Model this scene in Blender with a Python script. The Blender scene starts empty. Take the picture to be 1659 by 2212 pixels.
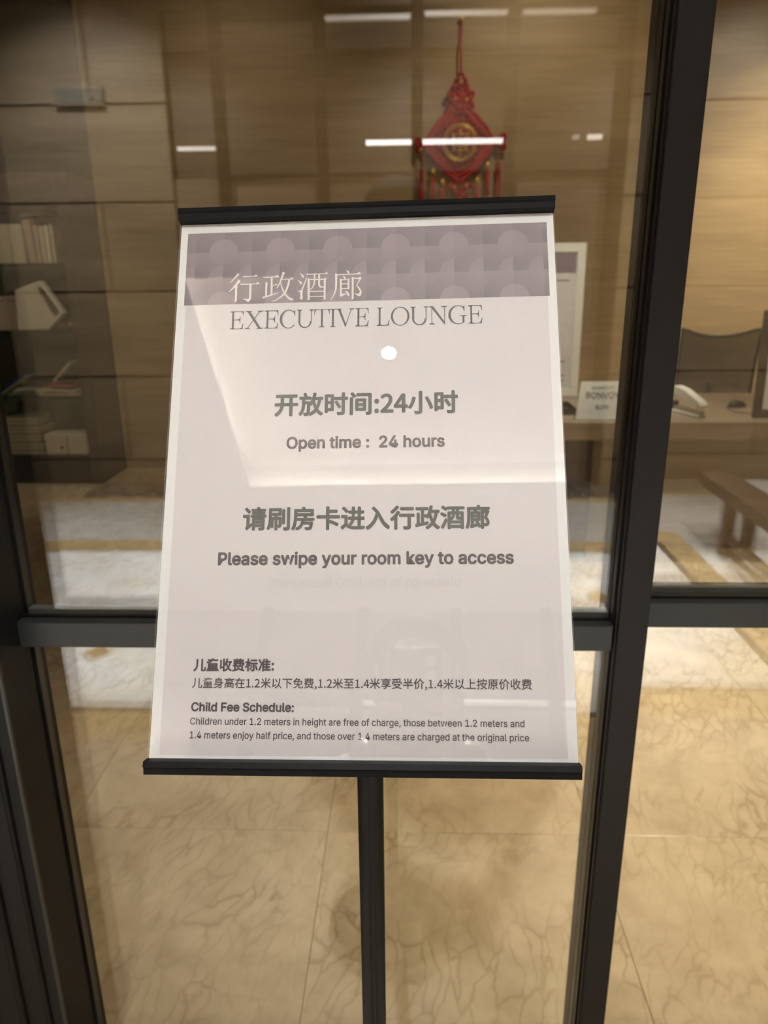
import bpy, bmesh, math, random
import numpy as np
from mathutils import Vector, Matrix, Euler, noise
random.seed(7)
SC = bpy.context.scene
COL = SC.collection
PI = math.pi

# ------------------------------------------------------------------ camera
CAM = Vector((0.0, 0.0, 1.45))
F_PX = 1600.0
PITCH = math.atan(F_PX / 4994.0)
ROLL = math.atan(47.0 / 4994.0)
YAW = math.radians(2.0)
_f0 = Vector((-math.sin(YAW), math.cos(YAW), 0)); _r0 = Vector((math.cos(YAW), math.sin(YAW), 0)); _u0 = Vector((0, 0, 1))
FWD = _f0 * math.cos(PITCH) - _u0 * math.sin(PITCH)
_up = _u0 * math.cos(PITCH) + _f0 * math.sin(PITCH)
RIGHT = _r0 * math.cos(ROLL) - _up * math.sin(ROLL)
UP = _up * math.cos(ROLL) + _r0 * math.sin(ROLL)
cd = bpy.data.cameras.new('camera'); cam = bpy.data.objects.new('camera', cd); COL.objects.link(cam)
CAMROT = Matrix((RIGHT, UP, -FWD)).transposed()
cam.matrix_world = Matrix.Translation(CAM) @ CAMROT.to_4x4()
cd.sensor_fit = 'HORIZONTAL'; cd.sensor_width = 36.0; cd.lens = 36.0 * F_PX / 1659.0
cd.clip_start = 0.005; cd.clip_end = 100
cd.dof.use_dof = True; cd.dof.focus_distance = 0.56; cd.dof.aperture_fstop = 12.0
SC.camera = cam

# ------------------------------------------------------------------ world and exposure
w = bpy.data.worlds.new('world'); SC.world = w; w.use_nodes = True
w.node_tree.nodes['Background'].inputs[0].default_value = (1.0, 0.86, 0.68, 1)
w.node_tree.nodes['Background'].inputs[1].default_value = 0.03
SC.view_settings.view_transform = 'Standard'; SC.view_settings.look = 'None'
SC.view_settings.gamma = 1.0; SC.view_settings.use_curve_mapping = False
SC.view_settings.exposure = 0.0
SC.cycles.max_bounces = 10; SC.cycles.diffuse_bounces = 4; SC.cycles.glossy_bounces = 5
SC.cycles.transparent_max_bounces = 24; SC.cycles.sample_clamp_indirect = 0.0
SC.cycles.caustics_reflective = False; SC.cycles.caustics_refractive = False

# ------------------------------------------------------------------ lights
ZC = 2.88                       # ceiling height
WARM = (1.0, 0.84, 0.62); HALL = (1.0, 1.0, 1.05)
def spot(x, y, z, power, col, angle=80, blend=0.6, radius=0.04, aim=None):
    l = bpy.data.lights.new('spot_lamp', 'SPOT'); l.energy = power; l.color = col
    l.spot_size = math.radians(angle); l.spot_blend = blend; l.shadow_soft_size = radius
    o = bpy.data.objects.new('spot_lamp', l); COL.objects.link(o); o.location = (x, y, z)
    if aim is not None:
        o.rotation_euler = (Vector(aim) - Vector((x, y, z))).to_track_quat('-Z', 'Y').to_euler()
    return o
def area(x, y, z, sx, sy, power, col, rot=(0, 0, 0)):
    l = bpy.data.lights.new('area_lamp', 'AREA'); l.shape = 'RECTANGLE'; l.size = sx; l.size_y = sy
    l.energy = power; l.color = col
    o = bpy.data.objects.new('area_lamp', l); COL.objects.link(o); o.location = (x, y, z); o.rotation_euler = rot
    return o
# hallway: downlights over the white field, and spots added to brighten piers and floor
HALL_SPOTS = ((-2.0, -1.05), (-0.185, -0.72), (1.75, -0.95), (-1.1, -1.9), (0.7, -1.9))
for (x, y) in HALL_SPOTS:
    near = (y > -0.8)
    spot(x, y, 3.05 if near else ZC - 0.02, 590, HALL, angle=64)
spot(-0.185, -0.72, 3.05, 70, HALL, angle=104, blend=0.5)
spot(0.9, -0.5, 3.05, 36, HALL, angle=104, blend=0.5)
spot(-2.0, -2.2, 3.4, 400, HALL, angle=90, blend=0.9, aim=(-2.0, -3.23, 1.2))  # added to brighten the left pier
spot(2.2, -2.3, 3.4, 380, HALL, angle=90, blend=0.9, aim=(2.2, -3.23, 1.4))  # added to brighten the right pier
spot(2.3, -2.2, 3.4, 330, HALL, angle=60)  # added for the grey floor at the right back
spot(-1.8, -2.4, 3.4, 90, HALL, angle=50)  # added for the floor near the left pier
spot(0.1, -2.3, 3.4, 130, HALL, angle=100, blend=0.9, aim=(0.1, -3.23, 1.6))
# tray cove strips (just behind the lip, shining up the tray wall)
TX0, TX1, TY0, TY1 = -0.765, 2.4, -1.212, -0.27
LED = (1.0, 0.96, 0.88)
area((TX0 + TX1) / 2, TY0 - 0.002, ZC + 0.022, TX1 - TX0, 0.02, 11.5, LED, (math.radians(-120), 0, 0)).data.spread = math.radians(110)
area(TX0 - 0.002, (TY0 + TY1) / 2, ZC + 0.022, 0.02, TY1 - TY0, 4.6, LED, (0, math.radians(120), 0)).data.spread = math.radians(110)
for _x in (-2.4, 0.0, 2.4): spot(_x, -5.2, 3.5, 120, HALL, angle=110, blend=0.9, radius=0.02, aim=(_x, -6.5, 2.0))  # spots added to brighten the far room behind the mullions
area((TX0 + TX1) / 2, TY1 + 0.012, ZC + 0.02, TX1 - TX0, 0.012, 1.0, LED, (PI, 0, 0))
# lounge: wall washers over the desk, ceiling downlights, and spots added to brighten desk and shelves
spot(2.75, 4.5, 3.5, 200, WARM, angle=80, blend=0.9, aim=(2.7, 5.62, 1.0))
spot(3.4, 4.3, 3.5, 150, WARM, angle=85, blend=0.9, aim=(3.5, 5.62, 1.5))
spot(2.3, 4.5, 3.5, 110, WARM, angle=45, blend=0.9, aim=(2.35, 5.62, 1.0))  # added to lift the lower wall at the right
spot(0.9, 4.3, 3.5, 50, WARM, angle=95, blend=0.9, aim=(0.9, 5.62, 2.2))
spot(-1.2, 4.3, 3.5, 28, WARM, angle=95, blend=0.9, aim=(-1.2, 5.62, 1.8))
spot(1.7, 1.9, 3.5, 400, WARM, angle=70, blend=0.9)
spot(-0.1, 1.7, 3.5, 140, WARM, angle=60, blend=0.9)
spot(1.0, 2.6, 3.4, 210, (1.0, 0.94, 0.84), angle=32, blend=0.7, aim=(0.95, 4.2, 1.15))  # added to brighten the framed notice and desk items
spot(-2.0, 3.4, 3.5, 62, WARM, angle=50, blend=0.8, aim=(-2.75, 5.25, 0.9))  # added to brighten the books
spot(1.3, 3.4, 3.5, 170, (1.0, 0.93, 0.82), angle=50, blend=0.8)  # added to brighten the desktop

# ------------------------------------------------------------------ materials
def newmat(name):
    m = bpy.data.materials.new(name); m.use_nodes = True
    nt = m.node_tree; b = nt.nodes['Principled BSDF']
    return m, nt, b
def N(nt, t, **kw):
    n = nt.nodes.new(t)
    for k, v in kw.items(): setattr(n, k, v)
    return n
def ramp(nt, src, stops):
    r = N(nt, 'ShaderNodeValToRGB'); e = r.color_ramp.elements
    while len(e) < len(stops): e.new(0.5)
    for i, (p, c) in enumerate(stops):
        e[i].position = p; e[i].color = (*c, 1) if len(c) == 3 else c
    nt.links.new(src, r.inputs[0]); return r.outputs[0]
def coords(nt, scale, per_object=0.0, rot=(0, 0, 0)):
    g = N(nt, 'ShaderNodeNewGeometry'); mp = N(nt, 'ShaderNodeMapping')
    mp.inputs['Scale'].default_value = scale; mp.inputs['Rotation'].default_value = rot
    if per_object:
        oi = N(nt, 'ShaderNodeObjectInfo'); mu = N(nt, 'ShaderNodeMath', operation='MULTIPLY'); mu.inputs[1].default_value = per_object
        nt.links.new(oi.outputs['Random'], mu.inputs[0])
        ad = N(nt, 'ShaderNodeVectorMath', operation='ADD')
        nt.links.new(g.outputs['Position'], ad.inputs[0]); nt.links.new(mu.outputs[0], ad.inputs[1])
        nt.links.new(ad.outputs[0], mp.inputs[0])
    else:
        nt.links.new(g.outputs['Position'], mp.inputs[0])
    return mp.outputs[0]
def plain(name, col, rough=0.5, metal=0.0, var=0.06, vs=30.0, bump=0.0, spec=0.5):
    m, nt, b = newmat(name)
    n = N(nt, 'ShaderNodeTexNoise'); n.inputs['Scale'].default_value = vs; n.inputs['Detail'].default_value = 3
    nt.links.new(coords(nt, (1, 1, 1)), n.inputs['Vector'])
    c = ramp(nt, n.outputs[0], [(0.3, tuple(v * (1 - var) for v in col)), (0.7, tuple(min(1, v * (1 + var)) for v in col))])
    nt.links.new(c, b.inputs['Base Color'])
    b.inputs['Roughness'].default_value = rough; b.inputs['Metallic'].default_value = metal
    b.inputs['Specular IOR Level'].default_value = spec
    if bump:
        bp = N(nt, 'ShaderNodeBump'); bp.inputs['Strength'].default_value = bump; bp.inputs['Distance'].default_value = 0.002
        nt.links.new(n.outputs[0], bp.inputs['Height']); nt.links.new(bp.outputs[0], b.inputs['Normal'])
    return m
def emit(name, col, s):
    m, nt, b = newmat(name)
    b.inputs['Base Color'].default_value = (*col, 1); b.inputs['Emission Color'].default_value = (*col, 1)
    b.inputs['Emission Strength'].default_value = s
    return m
def marble(name, c0, c1, vein, vw=0.035, amount=0.6, rough=0.18, rot=0.35, vscale=(5.5, 2.0, 5), patch=None, spec=0.5, vsc=2.7):
    m, nt, b = newmat(name)
    v = coords(nt, (1, 1, 1), 3.7, (0, 0, rot))
    wn = N(nt, 'ShaderNodeTexNoise'); wn.inputs['Scale'].default_value = 3.5; wn.inputs['Detail'].default_value = 5
    nt.links.new(v, wn.inputs['Vector'])
    sb = N(nt, 'ShaderNodeVectorMath', operation='SUBTRACT'); sb.inputs[1].default_value = (0.5, 0.5, 0.5); nt.links.new(wn.outputs['Color'], sb.inputs[0])
    sc = N(nt, 'ShaderNodeVectorMath', operation='SCALE'); sc.inputs['Scale'].default_value = 0.20; nt.links.new(sb.outputs[0], sc.inputs[0])
    ad = N(nt, 'ShaderNodeVectorMath', operation='ADD'); nt.links.new(v, ad.inputs[0]); nt.links.new(sc.outputs[0], ad.inputs[1])
    mp = N(nt, 'ShaderNodeMapping'); mp.inputs['Scale'].default_value = vscale; nt.links.new(ad.outputs[0], mp.inputs[0])
    vo = N(nt, 'ShaderNodeTexVoronoi', feature='DISTANCE_TO_EDGE'); vo.inputs['Scale'].default_value = vsc
    nt.links.new(mp.outputs[0], vo.inputs['Vector'])
    vr = ramp(nt, vo.outputs['Distance'], [(0.0, (1, 1, 1)), (vw, (0.25,) * 3), (vw * 2.6, (0, 0, 0))])
    mask = N(nt, 'ShaderNodeTexNoise'); mask.inputs['Scale'].default_value = 4.0; mask.inputs['Detail'].default_value = 2; nt.links.new(v, mask.inputs['Vector'])
    mk = ramp(nt, mask.outputs[0], [(0.38, (0.1,) * 3), (0.65, (1, 1, 1))])
    mm = N(nt, 'ShaderNodeMath', operation='MULTIPLY'); nt.links.new(vr, mm.inputs[0]); nt.links.new(mk, mm.inputs[1])
    m2 = N(nt, 'ShaderNodeMath', operation='MULTIPLY'); nt.links.new(mm.outputs[0], m2.inputs[0]); m2.inputs[1].default_value = amount
    cl = N(nt, 'ShaderNodeTexNoise'); cl.inputs['Scale'].default_value = 9.0; cl.inputs['Detail'].default_value = 6; cl.inputs['Roughness'].default_value = 0.62
    nt.links.new(ad.outputs[0], cl.inputs['Vector'])
    base = ramp(nt, cl.outputs[0], [(0.32, c0), (0.66, c1)])
    mx = N(nt, 'ShaderNodeMix', data_type='RGBA'); nt.links.new(m2.outputs[0], mx.inputs[0]); nt.links.new(base, mx.inputs[6]); mx.inputs[7].default_value = (*vein, 1)
    out = mx.outputs[2]
    if patch:
        pn = N(nt, 'ShaderNodeTexNoise'); pn.inputs['Scale'].default_value = 2.2; pn.inputs['Detail'].default_value = 3; nt.links.new(v, pn.inputs['Vector'])
        pr = ramp(nt, pn.outputs[0], [(0.52, (0, 0, 0)), (0.7, (0.6,) * 3)])
        m3 = N(nt, 'ShaderNodeMix', data_type='RGBA'); nt.links.new(pr, m3.inputs[0]); nt.links.new(out, m3.inputs[6]); m3.inputs[7].default_value = (*patch, 1)
        out = m3.outputs[2]
    nt.links.new(out, b.inputs['Base Color']); b.inputs['Roughness'].default_value = rough
    b.inputs['Specular IOR Level'].default_value = spec
    return m
def grain(name, dark, light, rough=0.55, sc=(0.9, 0.9, 26.0), big=(0.5, 0.5, 3.0), per=5.0, spec=0.4):
    m, nt, b = newmat(name)
    n = N(nt, 'ShaderNodeTexNoise'); n.inputs['Scale'].default_value = 2.0; n.inputs['Detail'].default_value = 7; n.inputs['Roughness'].default_value = 0.65
    nt.links.new(coords(nt, sc, per), n.inputs['Vector'])
    n2 = N(nt, 'ShaderNodeTexNoise'); n2.inputs['Scale'].default_value = 2.0; n2.inputs['Detail'].default_value = 3
    nt.links.new(coords(nt, big, per), n2.inputs['Vector'])
    mx = N(nt, 'ShaderNodeMath', operation='MULTIPLY_ADD'); mx.inputs[1].default_value = 0.55
    nt.links.new(n.outputs[0], mx.inputs[0])
    m2 = N(nt, 'ShaderNodeMath', operation='MULTIPLY'); m2.inputs[1].default_value = 0.45; nt.links.new(n2.outputs[0], m2.inputs[0])
    nt.links.new(m2.outputs[0], mx.inputs[2])
    c = ramp(nt, mx.outputs[0], [(0.36, dark), (0.62, light)])
    nt.links.new(c, b.inputs['Base Color']); b.inputs['Roughness'].default_value = rough
    b.inputs['Specular IOR Level'].default_value = spec
    return m
def glass(name, tint, f0=0.04, edge=(0.35, 0.6, 0.5)):
    m, nt, b = newmat(name); nt.nodes.remove(b)
    out = nt.nodes['Material Output']
    lw = N(nt, 'ShaderNodeLayerWeight'); lw.inputs[0].default_value = 0.5
    pw = N(nt, 'ShaderNodeMath', operation='POWER'); pw.inputs[1].default_value = 5.0; nt.links.new(lw.outputs['Facing'], pw.inputs[0])
    ma = N(nt, 'ShaderNodeMath', operation='MULTIPLY_ADD'); ma.inputs[1].default_value = 1 - f0; ma.inputs[2].default_value = f0; nt.links.new(pw.outputs[0], ma.inputs[0])
    tr = N(nt, 'ShaderNodeBsdfTransparent'); tr.inputs[0].default_value = (*tint, 1)
    gl = N(nt, 'ShaderNodeBsdfGlossy'); gl.inputs['Roughness'].default_value = 0.0; gl.inputs[0].default_value = (1, 1, 1, 1)
    mx = N(nt, 'ShaderNodeMixShader'); nt.links.new(ma.outputs[0], mx.inputs[0]); nt.links.new(tr.outputs[0], mx.inputs[1]); nt.links.new(gl.outputs[0], mx.inputs[2])
    nt.links.new(mx.outputs[0], out.inputs[0])
    return m
def attrmat(name, attr, rough=0.5):
    m, nt, b = newmat(name); a = N(nt, 'ShaderNodeAttribute'); a.attribute_name = attr
    nt.links.new(a.outputs['Color'], b.inputs['Base Color']); b.inputs['Roughness'].default_value = rough; return m

M = dict(
    litrail=plain('lightened_frame_metal', (0.026, 0.029, 0.029), 0.45, 0.0, 0.05, 60, spec=0.3),  # frame metal lightened: the reflection on the mid rails put into the colour
    shadedframe=plain('darkened_frame_metal', (0.010, 0.010, 0.010), 0.5, 0.0, 0.08, 60, spec=0.12),  # frame metal darkened: the left stile's dark reflection put into the colour
    frame=plain('dark_bronze_metal', (0.013, 0.012, 0.0115), 0.5, 0.0, 0.08, 60, spec=0.18),
    gasket=plain('black_rubber', (0.006, 0.006, 0.006), 0.35, spec=0.4),
    holder=plain('black_satin_metal', (0.010, 0.010, 0.010), 0.42, 0.0, 0.1, 90, spec=0.08),
    spacer=plain('grey_spacer_metal', (0.22, 0.22, 0.20), 0.4, 0.6),
    pane=glass('door_glass', (0.985, 0.99, 0.98)),
    acrylic=glass('clear_acrylic', (0.995, 0.995, 0.99)),
    shelfglass=glass('green_shelf_glass', (0.72, 0.84, 0.76), 0.06),
    card=plain('white_card', (0.83, 0.84, 0.84), 0.6, var=0.02, vs=400),
    paper=plain('pinkish_paper', (0.72, 0.69, 0.70), 0.6, var=0.025, vs=900),
    ink=plain('grey_green_ink', (0.105, 0.113, 0.105), 0.6, var=0.03),
    inkp=plain('dark_purple_ink', (0.105, 0.085, 0.095), 0.6, var=0.03),
    inks=plain('slate_ink', (0.125, 0.125, 0.135), 0.6, var=0.03),
    inkw=plain('pale_title_ink', (0.80, 0.77, 0.73), 0.6, var=0.02),
    ghost=plain('show_through_ink', (0.682, 0.652, 0.661), 0.6, var=0.02),
    header=attrmat('patterned_header_print', 'print'),
    beige=marble('beige_marble', (0.50, 0.39, 0.25), (0.66, 0.54, 0.36), (0.33, 0.235, 0.13), 0.05, 0.85, 0.22, 0.3, (8.0, 2.0, 5), vsc=3.3),
    white=marble('white_marble', (0.78, 0.75, 0.65), (0.92, 0.91, 0.86), (0.55, 0.45, 0.28), 0.03, 0.35, 0.15, 0.9, (2.5, 1.2, 2), (0.66, 0.56, 0.38)),
    greymarble=marble('grey_marble', (0.42, 0.39, 0.33), (0.52, 0.49, 0.43), (0.32, 0.28, 0.2), 0.03, 0.3, 0.15, 0.9, (2.5, 1.2, 2)),
    honey=marble('honey_marble', (0.40, 0.28, 0.125), (0.50, 0.36, 0.18), (0.30, 0.2, 0.09), 0.03, 0.4, 0.2),
    darkstone=plain('dark_mosaic_stone', (0.07, 0.055, 0.04), 0.4, var=0.5, vs=45),
    wallwood=grain('travertine_wall', (0.33, 0.235, 0.125), (0.44, 0.325, 0.18), sc=(1.2, 1.2, 28.0), big=(0.7, 0.7, 5.0)),
    pier=grain('brown_travertine', (0.20, 0.145, 0.085), (0.33, 0.25, 0.15), 0.5),
    shadewall=grain('shaded_wall_veneer', (0.018, 0.014, 0.011), (0.034, 0.027, 0.021)),  # shade behind the bookcase put into a darker wall colour
    joint=plain('dark_joint', (0.012, 0.009, 0.006), 0.9, spec=0.1),
    grout=plain('brown_grout', (0.22, 0.165, 0.10), 0.8),
    deskwood=grain('desk_veneer', (0.24, 0.18, 0.115), (0.34, 0.265, 0.175), 0.45, (1.0, 14, 14), (0.6, 3, 3)),
    darkwood=grain('walnut_wood', (0.05, 0.032, 0.02), (0.12, 0.075, 0.045), 0.4, (8, 1.0, 8), (3, .6, 3)),
    cabinet=grain('dark_cabinet_veneer', (0.05, 0.038, 0.032), (0.085, 0.065, 0.055), 0.5),
    cabback=plain('olive_cabinet_back', (0.16, 0.155, 0.11), 0.6),
    black=plain('matt_black', (0.012, 0.011, 0.010), 0.5),
    ceil=plain('ceiling_paint', (0.72, 0.69, 0.64), 0.8, var=0.01),
    hallwood=grain('brown_panel', (0.19, 0.135, 0.08), (0.28, 0.20, 0.12), 0.5),
    bronze=plain('bronze_mullion', (0.010, 0.006, 0.004), 0.6, spec=0.1),
    pebble=plain('dark_pebble', (0.05, 0.048, 0.043), 0.35, var=0.6, vs=18),
    red=plain('red_silk', (0.45, 0.010, 0.014), 0.55, var=0.35, vs=160, bump=0.4),
    deepred=plain('deep_red_silk', (0.30, 0.006, 0.012), 0.6, var=0.3, vs=200, bump=0.4),
    gold=plain('gold_thread', (0.75, 0.48, 0.10), 0.35, 0.5),
    cream=plain('cream_plastic', (0.72, 0.70, 0.60), 0.4, var=0.02),
    acryw=plain('white_acrylic', (0.66, 0.66, 0.60), 0.25, var=0.02),
    mesh=plain('black_chair_mesh', (0.034, 0.029, 0.024), 0.7, var=0.2),
    steel=plain('brushed_steel', (0.5, 0.5, 0.48), 0.3, 0.9),
    skin=plain('skin', (0.50, 0.31, 0.22), 0.5, var=0.04),
    hair=plain('black_hair', (0.008, 0.007, 0.006), 0.8, spec=0.1, var=0.3, vs=200),
    coat=plain('dark_jacket_cloth', (0.025, 0.025, 0.03), 0.8, var=0.2),
    trouser=plain('dark_trouser_cloth', (0.03, 0.03, 0.035), 0.8, var=0.2),
    eye=plain('eye_white', (0.7, 0.68, 0.66), 0.2, var=0.0),
    book=plain('pale_book_paper', (0.55, 0.52, 0.40), 0.7),
    bookpink=plain('pale_pink_book', (0.50, 0.40, 0.34), 0.7),
    bluebook=plain('blue_folder', (0.01, 0.05, 0.28), 0.5),
    redbook=plain('red_booklet', (0.35, 0.06, 0.05), 0.6),
    lamp=emit('lamp_glow', (0.85, 1.0, 0.97), 140.0),
    strip=emit('strip_glow', (1.0, 0.90, 0.78), 3.0),
    strip3=emit('faint_strip_glow', (1.0, 0.9, 0.8), 1.0),
    strip2=emit('bright_strip_glow', (1.0, 0.95, 0.93), 7.0),
    purple=plain('purple_header_print', (0.20, 0.15, 0.18), 0.6),
    signpaper=plain('notice_paper', (0.62, 0.58, 0.55), 0.6),
    screen=plain('pale_page', (0.8, 0.78, 0.78), 0.4),
)

# ------------------------------------------------------------------ helpers
def link(name, me, mat=None, parent=None, loc=None, rot=None):
    o = bpy.data.objects.new(name, me); COL.objects.link(o)
    if mat is not None and me is not None and len(me.materials) == 0: me.materials.append(M[mat] if isinstance(mat, str) else mat)
    if parent is not None: o.parent = parent
    if loc is not None: o.location = loc
    if rot is not None: o.rotation_euler = rot
    return o
def props(o, label=None, cat=None, group=None, kind=None):
    if label: o['label'] = label
    if cat: o['category'] = cat
    if group: o['group'] = group
    if kind: o['kind'] = kind
    return o
def thing(name, label, cat, loc=(0, 0, 0), rz=0.0, group=None):
    o = bpy.data.objects.new(name, None); COL.objects.link(o); o.location = loc; o.rotation_euler = (0, 0, rz)
    return props(o, label, cat, group)
def shell(name):
    o = bpy.data.objects.new(name, None); COL.objects.link(o); o['kind'] = 'structure'; return o
def bx(bm, a, b, bev=0.0):
    (x0, y0, z0), (x1, y1, z1) = a, b
    r = bmesh.ops.create_cube(bm, size=1.0)
    vs = r['verts']
    for v in vs:
        v.co = Vector(((x0 + x1) / 2 + v.co.x * (x1 - x0), (y0 + y1) / 2 + v.co.y * (y1 - y0), (z0 + z1) / 2 + v.co.z * (z1 - z0)))
    if bev:
        es = list({e for v in vs for e in v.link_edges})
        bmesh.ops.bevel(bm, geom=es, offset=bev, segments=2, affect='EDGES', profile=0.5)
    return bm
def done(bm, smooth=False):
    me = bpy.data.meshes.new('mesh'); bmesh.ops.recalc_face_normals(bm, faces=bm.faces); bm.to_mesh(me); bm.free()
    if smooth: me.polygons.foreach_set('use_smooth', [True] * len(me.polygons))
    return me
def box(name, a, b, mat, parent=None, bev=0.0, **kw):
    bm = bmesh.new(); bx(bm, a, b, bev); return link(name, done(bm), mat, parent, **kw)
def cyl_bm(bm, p, q, r0, r1=None, seg=16, caps=True):
    p, q = Vector(p), Vector(q); d = q - p; r1 = r0 if r1 is None else r1
    g = bmesh.ops.create_cone(bm, cap_ends=caps, segments=seg, radius1=r0, radius2=r1, depth=d.length)
    mt = Matrix.Translation((p + q) / 2) @ d.to_track_quat('Z', 'Y').to_matrix().to_4x4()
    bmesh.ops.transform(bm, matrix=mt, verts=g['verts']); return g['verts']
def tube(name, pts, r, mat, parent=None, seg=8, closed=False, **kw):
    """swept tube through points; r a number or a list"""
    bm = bmesh.new(); P = [Vector(p) for p in pts]; n = len(P); rings = []
    rr = r if isinstance(r, (list, tuple)) else [r] * n
    up = None
    for i, p in enumerate(P):
        t = (P[(i + 1) % n] - P[i - 1]) if closed else (P[min(i + 1, n - 1)] - P[max(i - 1, 0)])
        t = t.normalized() if t.length > 1e-9 else Vector((0, 0, 1))
        if up is None: up = t.orthogonal().normalized()
        up = (up - t * up.dot(t)).normalized(); s = t.cross(up)
        rings.append([bm.verts.new(p + (up * math.cos(2 * PI * k / seg) + s * math.sin(2 * PI * k / seg)) * rr[i]) for k in range(seg)])
    for i in range(n if closed else n - 1):
        a, b = rings[i], rings[(i + 1) % n]
        for k in range(seg): bm.faces.new((a[k], a[(k + 1) % seg], b[(k + 1) % seg], b[k]))
    if not closed: bm.faces.new(rings[0][::-1]); bm.faces.new(rings[-1])
    return link(name, done(bm, True), mat, parent, **kw)
def lathe(name, prof, mat, parent=None, seg=20, loc=None, rot=None):
    bm = bmesh.new(); rings = []
    for (r, z) in prof: rings.append([bm.verts.new((r * math.cos(2 * PI * k / seg), r * math.sin(2 * PI * k / seg), z)) for k in range(seg)])
    for a, b in zip(rings, rings[1:]):
        for k in range(seg): bm.faces.new((a[k], a[(k + 1) % seg], b[(k + 1) % seg], b[k]))
    bm.faces.new(rings[0][::-1]); bm.faces.new(rings[-1])
    return link(name, done(bm, True), mat, parent, loc=loc, rot=rot)
def prism(name, poly, y0, y1, mat, parent=None, bev=0.0, **kw):
    """polygon in the XZ plane extruded along Y"""
    bm = bmesh.new(); vs = [bm.verts.new((x, y0, z)) for x, z in poly]
    f = bm.faces.new(vs); g = bmesh.ops.extrude_face_region(bm, geom=[f])
    for v in g['geom']:
        if isinstance(v, bmesh.types.BMVert): v.co.y = y1
    if bev: bmesh.ops.bevel(bm, geom=list(bm.edges), offset=bev, segments=1, affect='EDGES')
    return link(name, done(bm), mat, parent, **kw)

# ================================================================== structure
# ---- floor: base slab with every tile a part of its own
floor = box('floor', (-4.2, -3.3, -0.06), (4.2, 5.75, -0.0025), 'grout'); floor['kind'] = 'structure'
GAP = 0.0008
_tm = {}
def tile(x0, y0, x1, y1, mat, name='tile', top=0.0, bot=-0.008):
    sx, sy = round(x1 - x0 - 2 * GAP, 5), round(y1 - y0 - 2 * GAP, 5); key = (sx, sy, mat, top)
    if key not in _tm:
        bm = bmesh.new(); bx(bm, (-sx / 2, -sy / 2, bot), (sx / 2, sy / 2, top), 0.0006); me = done(bm); me.materials.append(M[mat]); _tm[key] = me
    o = bpy.data.objects.new(name, _tm[key]); COL.objects.link(o); o.parent = floor; o.location = ((x0 + x1) / 2, (y0 + y1) / 2, 0)
T = 0.718
def cells(o, lo, hi):
    k = math.floor((lo - o) / T); e = [lo]
    v = o + (k + 1) * T
    while v < hi - 0.01:
        if v > lo + 0.01: e.append(v)
        v += T
    e.append(hi); return list(zip(e, e[1:]))
for (xa, xb) in cells(-0.22, -4.1, 4.1):
    for (ya, yb) in cells(1.66, -0.12, 5.66): tile(xa, ya, xb, yb, 'beige')
# hall: frame of honey strips round a white field, grey ring, outer strip, pebble bed
X1 = 1.42
for (xa, xb) in cells(0.1, -4.1, X1 + 0.145):
    tile(xa, -0.30, xb, -0.12, 'honey', 'border_strip'); tile(xa, -2.045, xb, -1.875, 'honey', 'border_strip')
for (ya, yb) in cells(-1.0, -1.875, -0.30): tile(X1, ya, X1 + 0.145, yb, 'honey', 'border_strip')
tile(X1 - 0.035, -1.86, X1, -0.33, 'darkstone', 'mosaic_strip')
tile(-4.1, -1.875, X1, -1.86, 'darkstone', 'mosaic_strip')
tile(-4.1, -0.33, X1 - 0.035, -0.30, 'darkstone', 'mosaic_strip')
e = [-4.1, -3.4, -2.6, -1.8, -1.0, -0.2, 0.6, X1 - 0.035]
for a, b in zip(e, e[1:]):
    for (c, d) in ((-1.86, -1.29), (-1.29, -0.70), (-0.70, -0.33)): tile(a, c, b, d, 'white')
for (x, y) in ((-1.26, -0.71), (-0.98, -1.43), (0.6, -0.71), (0.9, -1.29)):
    bm = bmesh.new(); bx(bm, (-0.05, -0.05, 0.0), (0.05, 0.05, 0.0006))
    o = link('inlay', done(bm), 'honey', floor, loc=(x, y, 0.0), rot=(0, 0, PI / 4))
for (a, b) in ((-4.1, -2.9), (-2.9, -1.7), (-1.7, -0.5), (-0.5, 0.6), (0.6, X1 + 0.145)): tile(a, -2.80, b, -2.045, 'greymarble')
for (ya, yb) in cells(-1.0, -2.80, -0.12): tile(X1 + 0.145, ya, 2.09, yb, 'greymarble' if ya < -1.9 else 'white')
for (ya, yb) in cells(-1.0, -3.2, -0.12): tile(2.09, ya, 2.32, yb, 'honey', 'border_strip'); tile(2.32, ya, 3.2, yb, 'white'); tile(3.2, ya, 4.1, yb, 'white')
tile(-4.1, -2.87, 2.09, -2.80, 'honey', 'border_strip')
tile(-4.1, -3.22, -2.27, -2.87, 'pier', 'border_strip'); tile(1.6, -3.22, 2.09, -2.87, 'pier', 'border_strip')
# pebbles: a bed nobody could count
bm = bmesh.new()
for i in range(900):
    x = random.uniform(-2.26, 1.58); y = random.uniform(-3.2, -2.89); s = random.uniform(0.014, 0.03)
    g = bmesh.ops.create_icosphere(bm, subdivisions=1, radius=1.0)
    mt = Matrix.Translation((x, y, 0.004 + random.uniform(0, 0.014))) @ Euler((random.random(), random.random(), random.random() * 6)).to_matrix().to_4x4() @ Matrix.Diagonal((s, s * 0.75, s * 0.45, 1))
    bmesh.ops.transform(bm, matrix=mt, verts=g['verts'])
props(link('pebble_bed', done(bm, True), 'pebble'), 'bed of dark grey pebbles along the foot of the stone wall', 'pebbles', None, 'stuff')

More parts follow.
